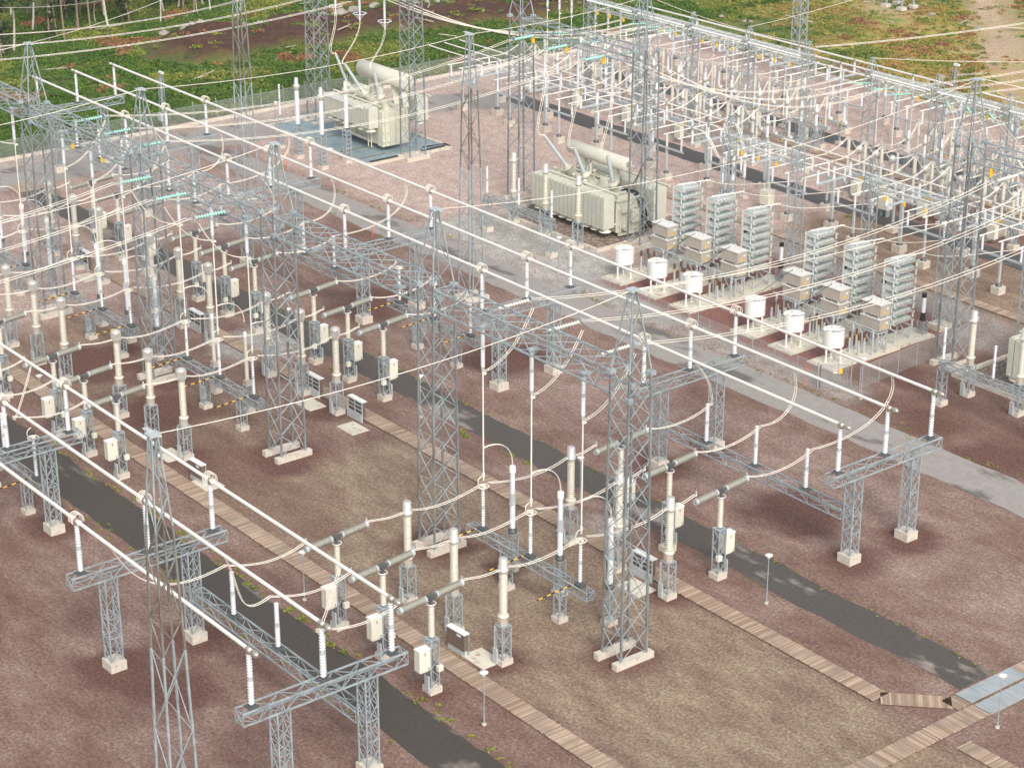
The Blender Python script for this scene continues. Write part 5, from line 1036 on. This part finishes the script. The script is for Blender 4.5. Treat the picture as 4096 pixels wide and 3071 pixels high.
# ------------------------------------------------------------------ trees
TL = leafmat('tree_leaves', [(0, (.02, .045, .014)), (.35, (.045, .085, .02)), (.65, (.085, .13, .03)), (1, (.16, .19, .05))])
def tree(kind, seed):
    rg = random.Random(seed); P = Proto({'birch': 'birch_tree', 'pine': 'pine_tree', 'spruce': 'spruce_tree', 'snag': 'dead_tree'}[kind]); H = {'birch': 15, 'pine': 18, 'spruce': 16, 'snag': 9}[kind]
    t = MB(); bend = rg.uniform(-.6, .6); pts = [(bend * math.sin(i * .5), bend * .6 * math.sin(i * .7), H * i / 8) for i in range(9)]
    for i in range(8): t.lathe(pts[i], pts[i + 1], [(0, .17 * (1 - i / 9)), ((V(pts[i + 1]) - V(pts[i])).length, .17 * (1 - (i + 1) / 9))], 7, False)
    cen = []; tn = []
    nl = {'birch': 26, 'pine': 22, 'spruce': 60, 'snag': 10}[kind]
    for k in range(nl):
        f = rg.uniform(*{'birch': (.35, 1), 'pine': (.5, 1), 'spruce': (.12, 1), 'snag': (.3, .95)}[kind]); z = H * f; a = rg.uniform(0, 6.28)
        L = {'birch': 2.4 * (1.15 - f), 'pine': 2.2 * (1.2 - f), 'spruce': 2.0 * (1.06 - f), 'snag': .8}[kind] * rg.uniform(.6, 1.2); dz = {'birch': .6, 'pine': .25, 'spruce': -.25, 'snag': .1}[kind] * L
        b0 = (bend * math.sin(f * 4), bend * .6 * math.sin(f * 5.6), z); b1 = (b0[0] + math.cos(a) * L, b0[1] + math.sin(a) * L, z + dz); t.cyl(b0, b1, .045, .012, 5)
        if kind == 'snag': continue
        for j in range({'birch': 26, 'pine': 26, 'spruce': 15}[kind]):
            q = rg.uniform(.35, 1.1); s = .5 if kind != 'spruce' else .22; cen.append((b0[0] + (b1[0] - b0[0]) * q + rg.gauss(0, s), b0[1] + (b1[1] - b0[1]) * q + rg.gauss(0, s), b0[2] + dz * q + rg.gauss(0, s * .6))); tn.append(min(1, max(0, {'birch': .72, 'pine': .4, 'spruce': .3}[kind] + rg.gauss(0, .16))))
    P.add('trunk', t, {'birch': 'birch', 'pine': 'bark', 'spruce': 'bark', 'snag': 'deadwood'}[kind])
    if cen: P.parts.append(('crown', leafmesh('crown', np.array(cen), rng.uniform(.25, .6, len(cen)) * (1 if kind != 'spruce' else .9), np.array(tn), TL), None, None))
    return P
TP = {k: [tree(k, i * 7 + j) for j in range(2)] for i, k in enumerate(('birch', 'pine', 'spruce', 'snag'))}
desc = {'birch': 'pale trunked birch', 'pine': 'tall brown trunked pine', 'spruce': 'dark green spruce', 'snag': 'bare bleached dead tree'}
spots = []
for (px, py) in ((160, 600), (45, 640), (320, 190), (380, 365), (580, 500), (670, 450), (755, 490), (790, 245), (895, 370), (920, 380), (1120, 285), (1210, 200), (1260, 340), (1515, 280), (1870, 285), (1910, 170), (2135, 125), (2075, 120), (930, 180), (1060, 380), (1430, 250), (20, 700)):
    spots.append((px * .34373, py * .34373))
for (px, py) in ((100, 125), (225, 190), (268, 195), (325, 75), (413, 145), (560, 35)): spots.append((700 + px * .34373, py * .34373))
def unproj(px, py):
    d = R_ * ((px - 2048) / FPX) + U_ * ((1535.5 - py) / FPX) + F_; t = -CAM.z / d.z; return CAM.x + d.x * t, CAM.y + d.y * t
pos = [unproj(*s) for s in spots]
for i in range(52):
    y = rng.uniform(25, 96); pos.append((-203 - rng.uniform(0, 38) - max(0, y - 60) * .15, y))
kinds = ['birch', 'pine', 'spruce', 'snag', 'spruce', 'birch', 'pine', 'birch']
sizew = ['', 'slightly taller ', 'shorter ', 'crooked ']
for i, (x, y) in enumerate(pos):
    k = kinds[(i * 5 + i // 7) % 8]
    if k == 'snag' and i > 30: k = 'spruce'
    if not seen([(x, y, 0), (x, y, 10)], 0): continue
    Pt = TP[k][i % 2]; r = Pt.place((x, y, hgt(x, y) - .1), desc[k] + ' at the forest edge, top left', 'tree', desc[k] + ' trees at the forest edge', i * 1.3); s = rng.uniform(.75, 1.25) * (.55 if k == 'snag' else 1); r.scale = (s, s, s)
# boulders, logs, heath stones
def rock(seed):
    m = MB(); rg = random.Random(seed); n = 9; rows_ = 6
    pr = []
    m.lathe((0, 0, -.3), (0, 0, .7), [(0, .35), (.15, .55), (.4, .62), (.65, .52), (.85, .3), (.95, .05)], 9)
    m.v = [(x * rg.uniform(.8, 1.2), y * rg.uniform(.8, 1.2), z * rg.uniform(.85, 1.1)) for x, y, z in m.v]; m.s = [0] * len(m.s)
    return m.mesh('boulder', M['rock'])
RK = [rock(i) for i in range(4)]
for i in range(34):
    y = 70 + i * 1.55 + rng.normal(0, .5); x = -177 + max(0, y - 70) * .13 - 9.5 + rng.normal(0, .9)
    o = bpy.data.objects.new('boulder', RK[i % 4]); COL.objects.link(o); s = rng.uniform(.7, 1.7); o.scale = (s, s, s * .8); o.rotation_euler = (0, 0, i); o.location = (x, y, hgt(x, y) + .1)
    o['label'] = 'rounded boulder in the row along the bank of bare earth'; o['category'] = 'boulder'; o['group'] = 'boulders along the earth bank'
for i in range(34):
    x, y = rng.uniform(-165, -60), rng.uniform(136, 200); 
    if not seen([(x, y, 0)], 0): continue
    o = bpy.data.objects.new('boulder', RK[i % 4]); COL.objects.link(o); s = rng.uniform(.4, 1.1); o.scale = (s * 1.3, s, s * .6); o.rotation_euler = (0, 0, i); o.location = (x, y, hgt(x, y) + .1)
    o['label'] = 'pale stone lying scattered on the heath, upper right'; o['category'] = 'boulder'; o['group'] = 'stones scattered on the heath'
lg = MB().cyl((-2, 0, .1), (2, .25, .22), .11, .05, 6).cyl((.4, .1, .15), (1.4, .9, .35), .04, .02, 5).cyl((-.6, .05, .15), (.1, -.7, .3), .04, .02, 5).mesh('log', M['deadwood'])
for i in range(46):
    if i < 26: x, y = rng.uniform(-172, -90), rng.uniform(134, 178)
    else: x, y = rng.uniform(-198, -145), rng.uniform(40, 112)
    if not seen([(x, y, 0)], 0): continue
    o = bpy.data.objects.new('fallen_log', lg); COL.objects.link(o); s = rng.uniform(.6, 1.5); o.scale = (s, s, s); o.rotation_euler = (0, rng.uniform(-.1, .1), rng.uniform(0, 6)); o.location = (x, y, hgt(x, y) + .25)
    r_ = i < 26; o['label'] = 'bleached fallen log on the ' + ('heath, upper right' if r_ else 'cleared ground, upper left'); o['category'] = 'log'; o['group'] = 'fallen logs ' + ('right' if r_ else 'left')
# ------------------------------------------------------------------ light
w = bpy.data.worlds.new('World'); SC.world = w; w.use_nodes = True; nt = w.node_tree; bg = nt.nodes['Background']
sky = nt.nodes.new('ShaderNodeTexSky'); sky.sky_type = 'NISHITA'; sky.sun_disc = False; EL, AZ = math.radians(42), 0
# sun direction: from beyond the upper right of the picture
sd = V((.92, -.38, 0)).normalized(); sky.sun_elevation = EL; sky.sun_rotation = math.atan2(sd.x, sd.y); sky.air_density = 1.0; sky.dust_density = 3.5; sky.ozone_density = .6
hs = nt.nodes.new('ShaderNodeHueSaturation'); hs.inputs['Saturation'].default_value = .3; nt.links.new(sky.outputs[0], hs.inputs['Color']); nt.links.new(hs.outputs[0], bg.inputs[0]); bg.inputs[1].default_value = .15
sl = bpy.data.lights.new('sun', 'SUN'); sl.energy = 1.5; sl.angle = math.radians(18); sl.color = (1, .90, .76); so = bpy.data.objects.new('sun', sl); COL.objects.link(so)
dv = V((sd.x * math.cos(EL), sd.y * math.cos(EL), math.sin(EL))); so.rotation_euler = dv.to_track_quat('Z', 'Y').to_euler()
SC.view_settings.view_transform = 'Standard'; SC.view_settings.look = 'None'; SC.view_settings.exposure = .38; SC.view_settings.gamma = 1
SC.cycles.use_denoising = True; SC.cycles.max_bounces = 5; SC.cycles.transparent_max_bounces = 12; SC.cycles.use_adaptive_sampling = True

# ------------------------------------------------------------------ air
hm = bpy.data.materials.new('haze'); hm.use_nodes = True; nt = hm.node_tree; nt.nodes.clear(); ou = nt.nodes.new('ShaderNodeOutputMaterial'); pv = nt.nodes.new('ShaderNodeVolumePrincipled')
pv.inputs['Color'].default_value = (.97, .94, .90, 1); pv.inputs['Density'].default_value = .00016; pv.inputs['Anisotropy'].default_value = .3; nt.links.new(pv.outputs[0], ou.inputs['Volume'])
hz = MB().box(-1700, 900, -900, 1800, -3.5, 79).mesh('haze', hm); ho = bpy.data.objects.new('haze', hz); COL.objects.link(ho); ho['kind'] = 'stuff'; ho['label'] = 'thin pale summer haze in the air over the whole yard'; ho['category'] = 'haze'
SC.cycles.volume_max_steps = 64
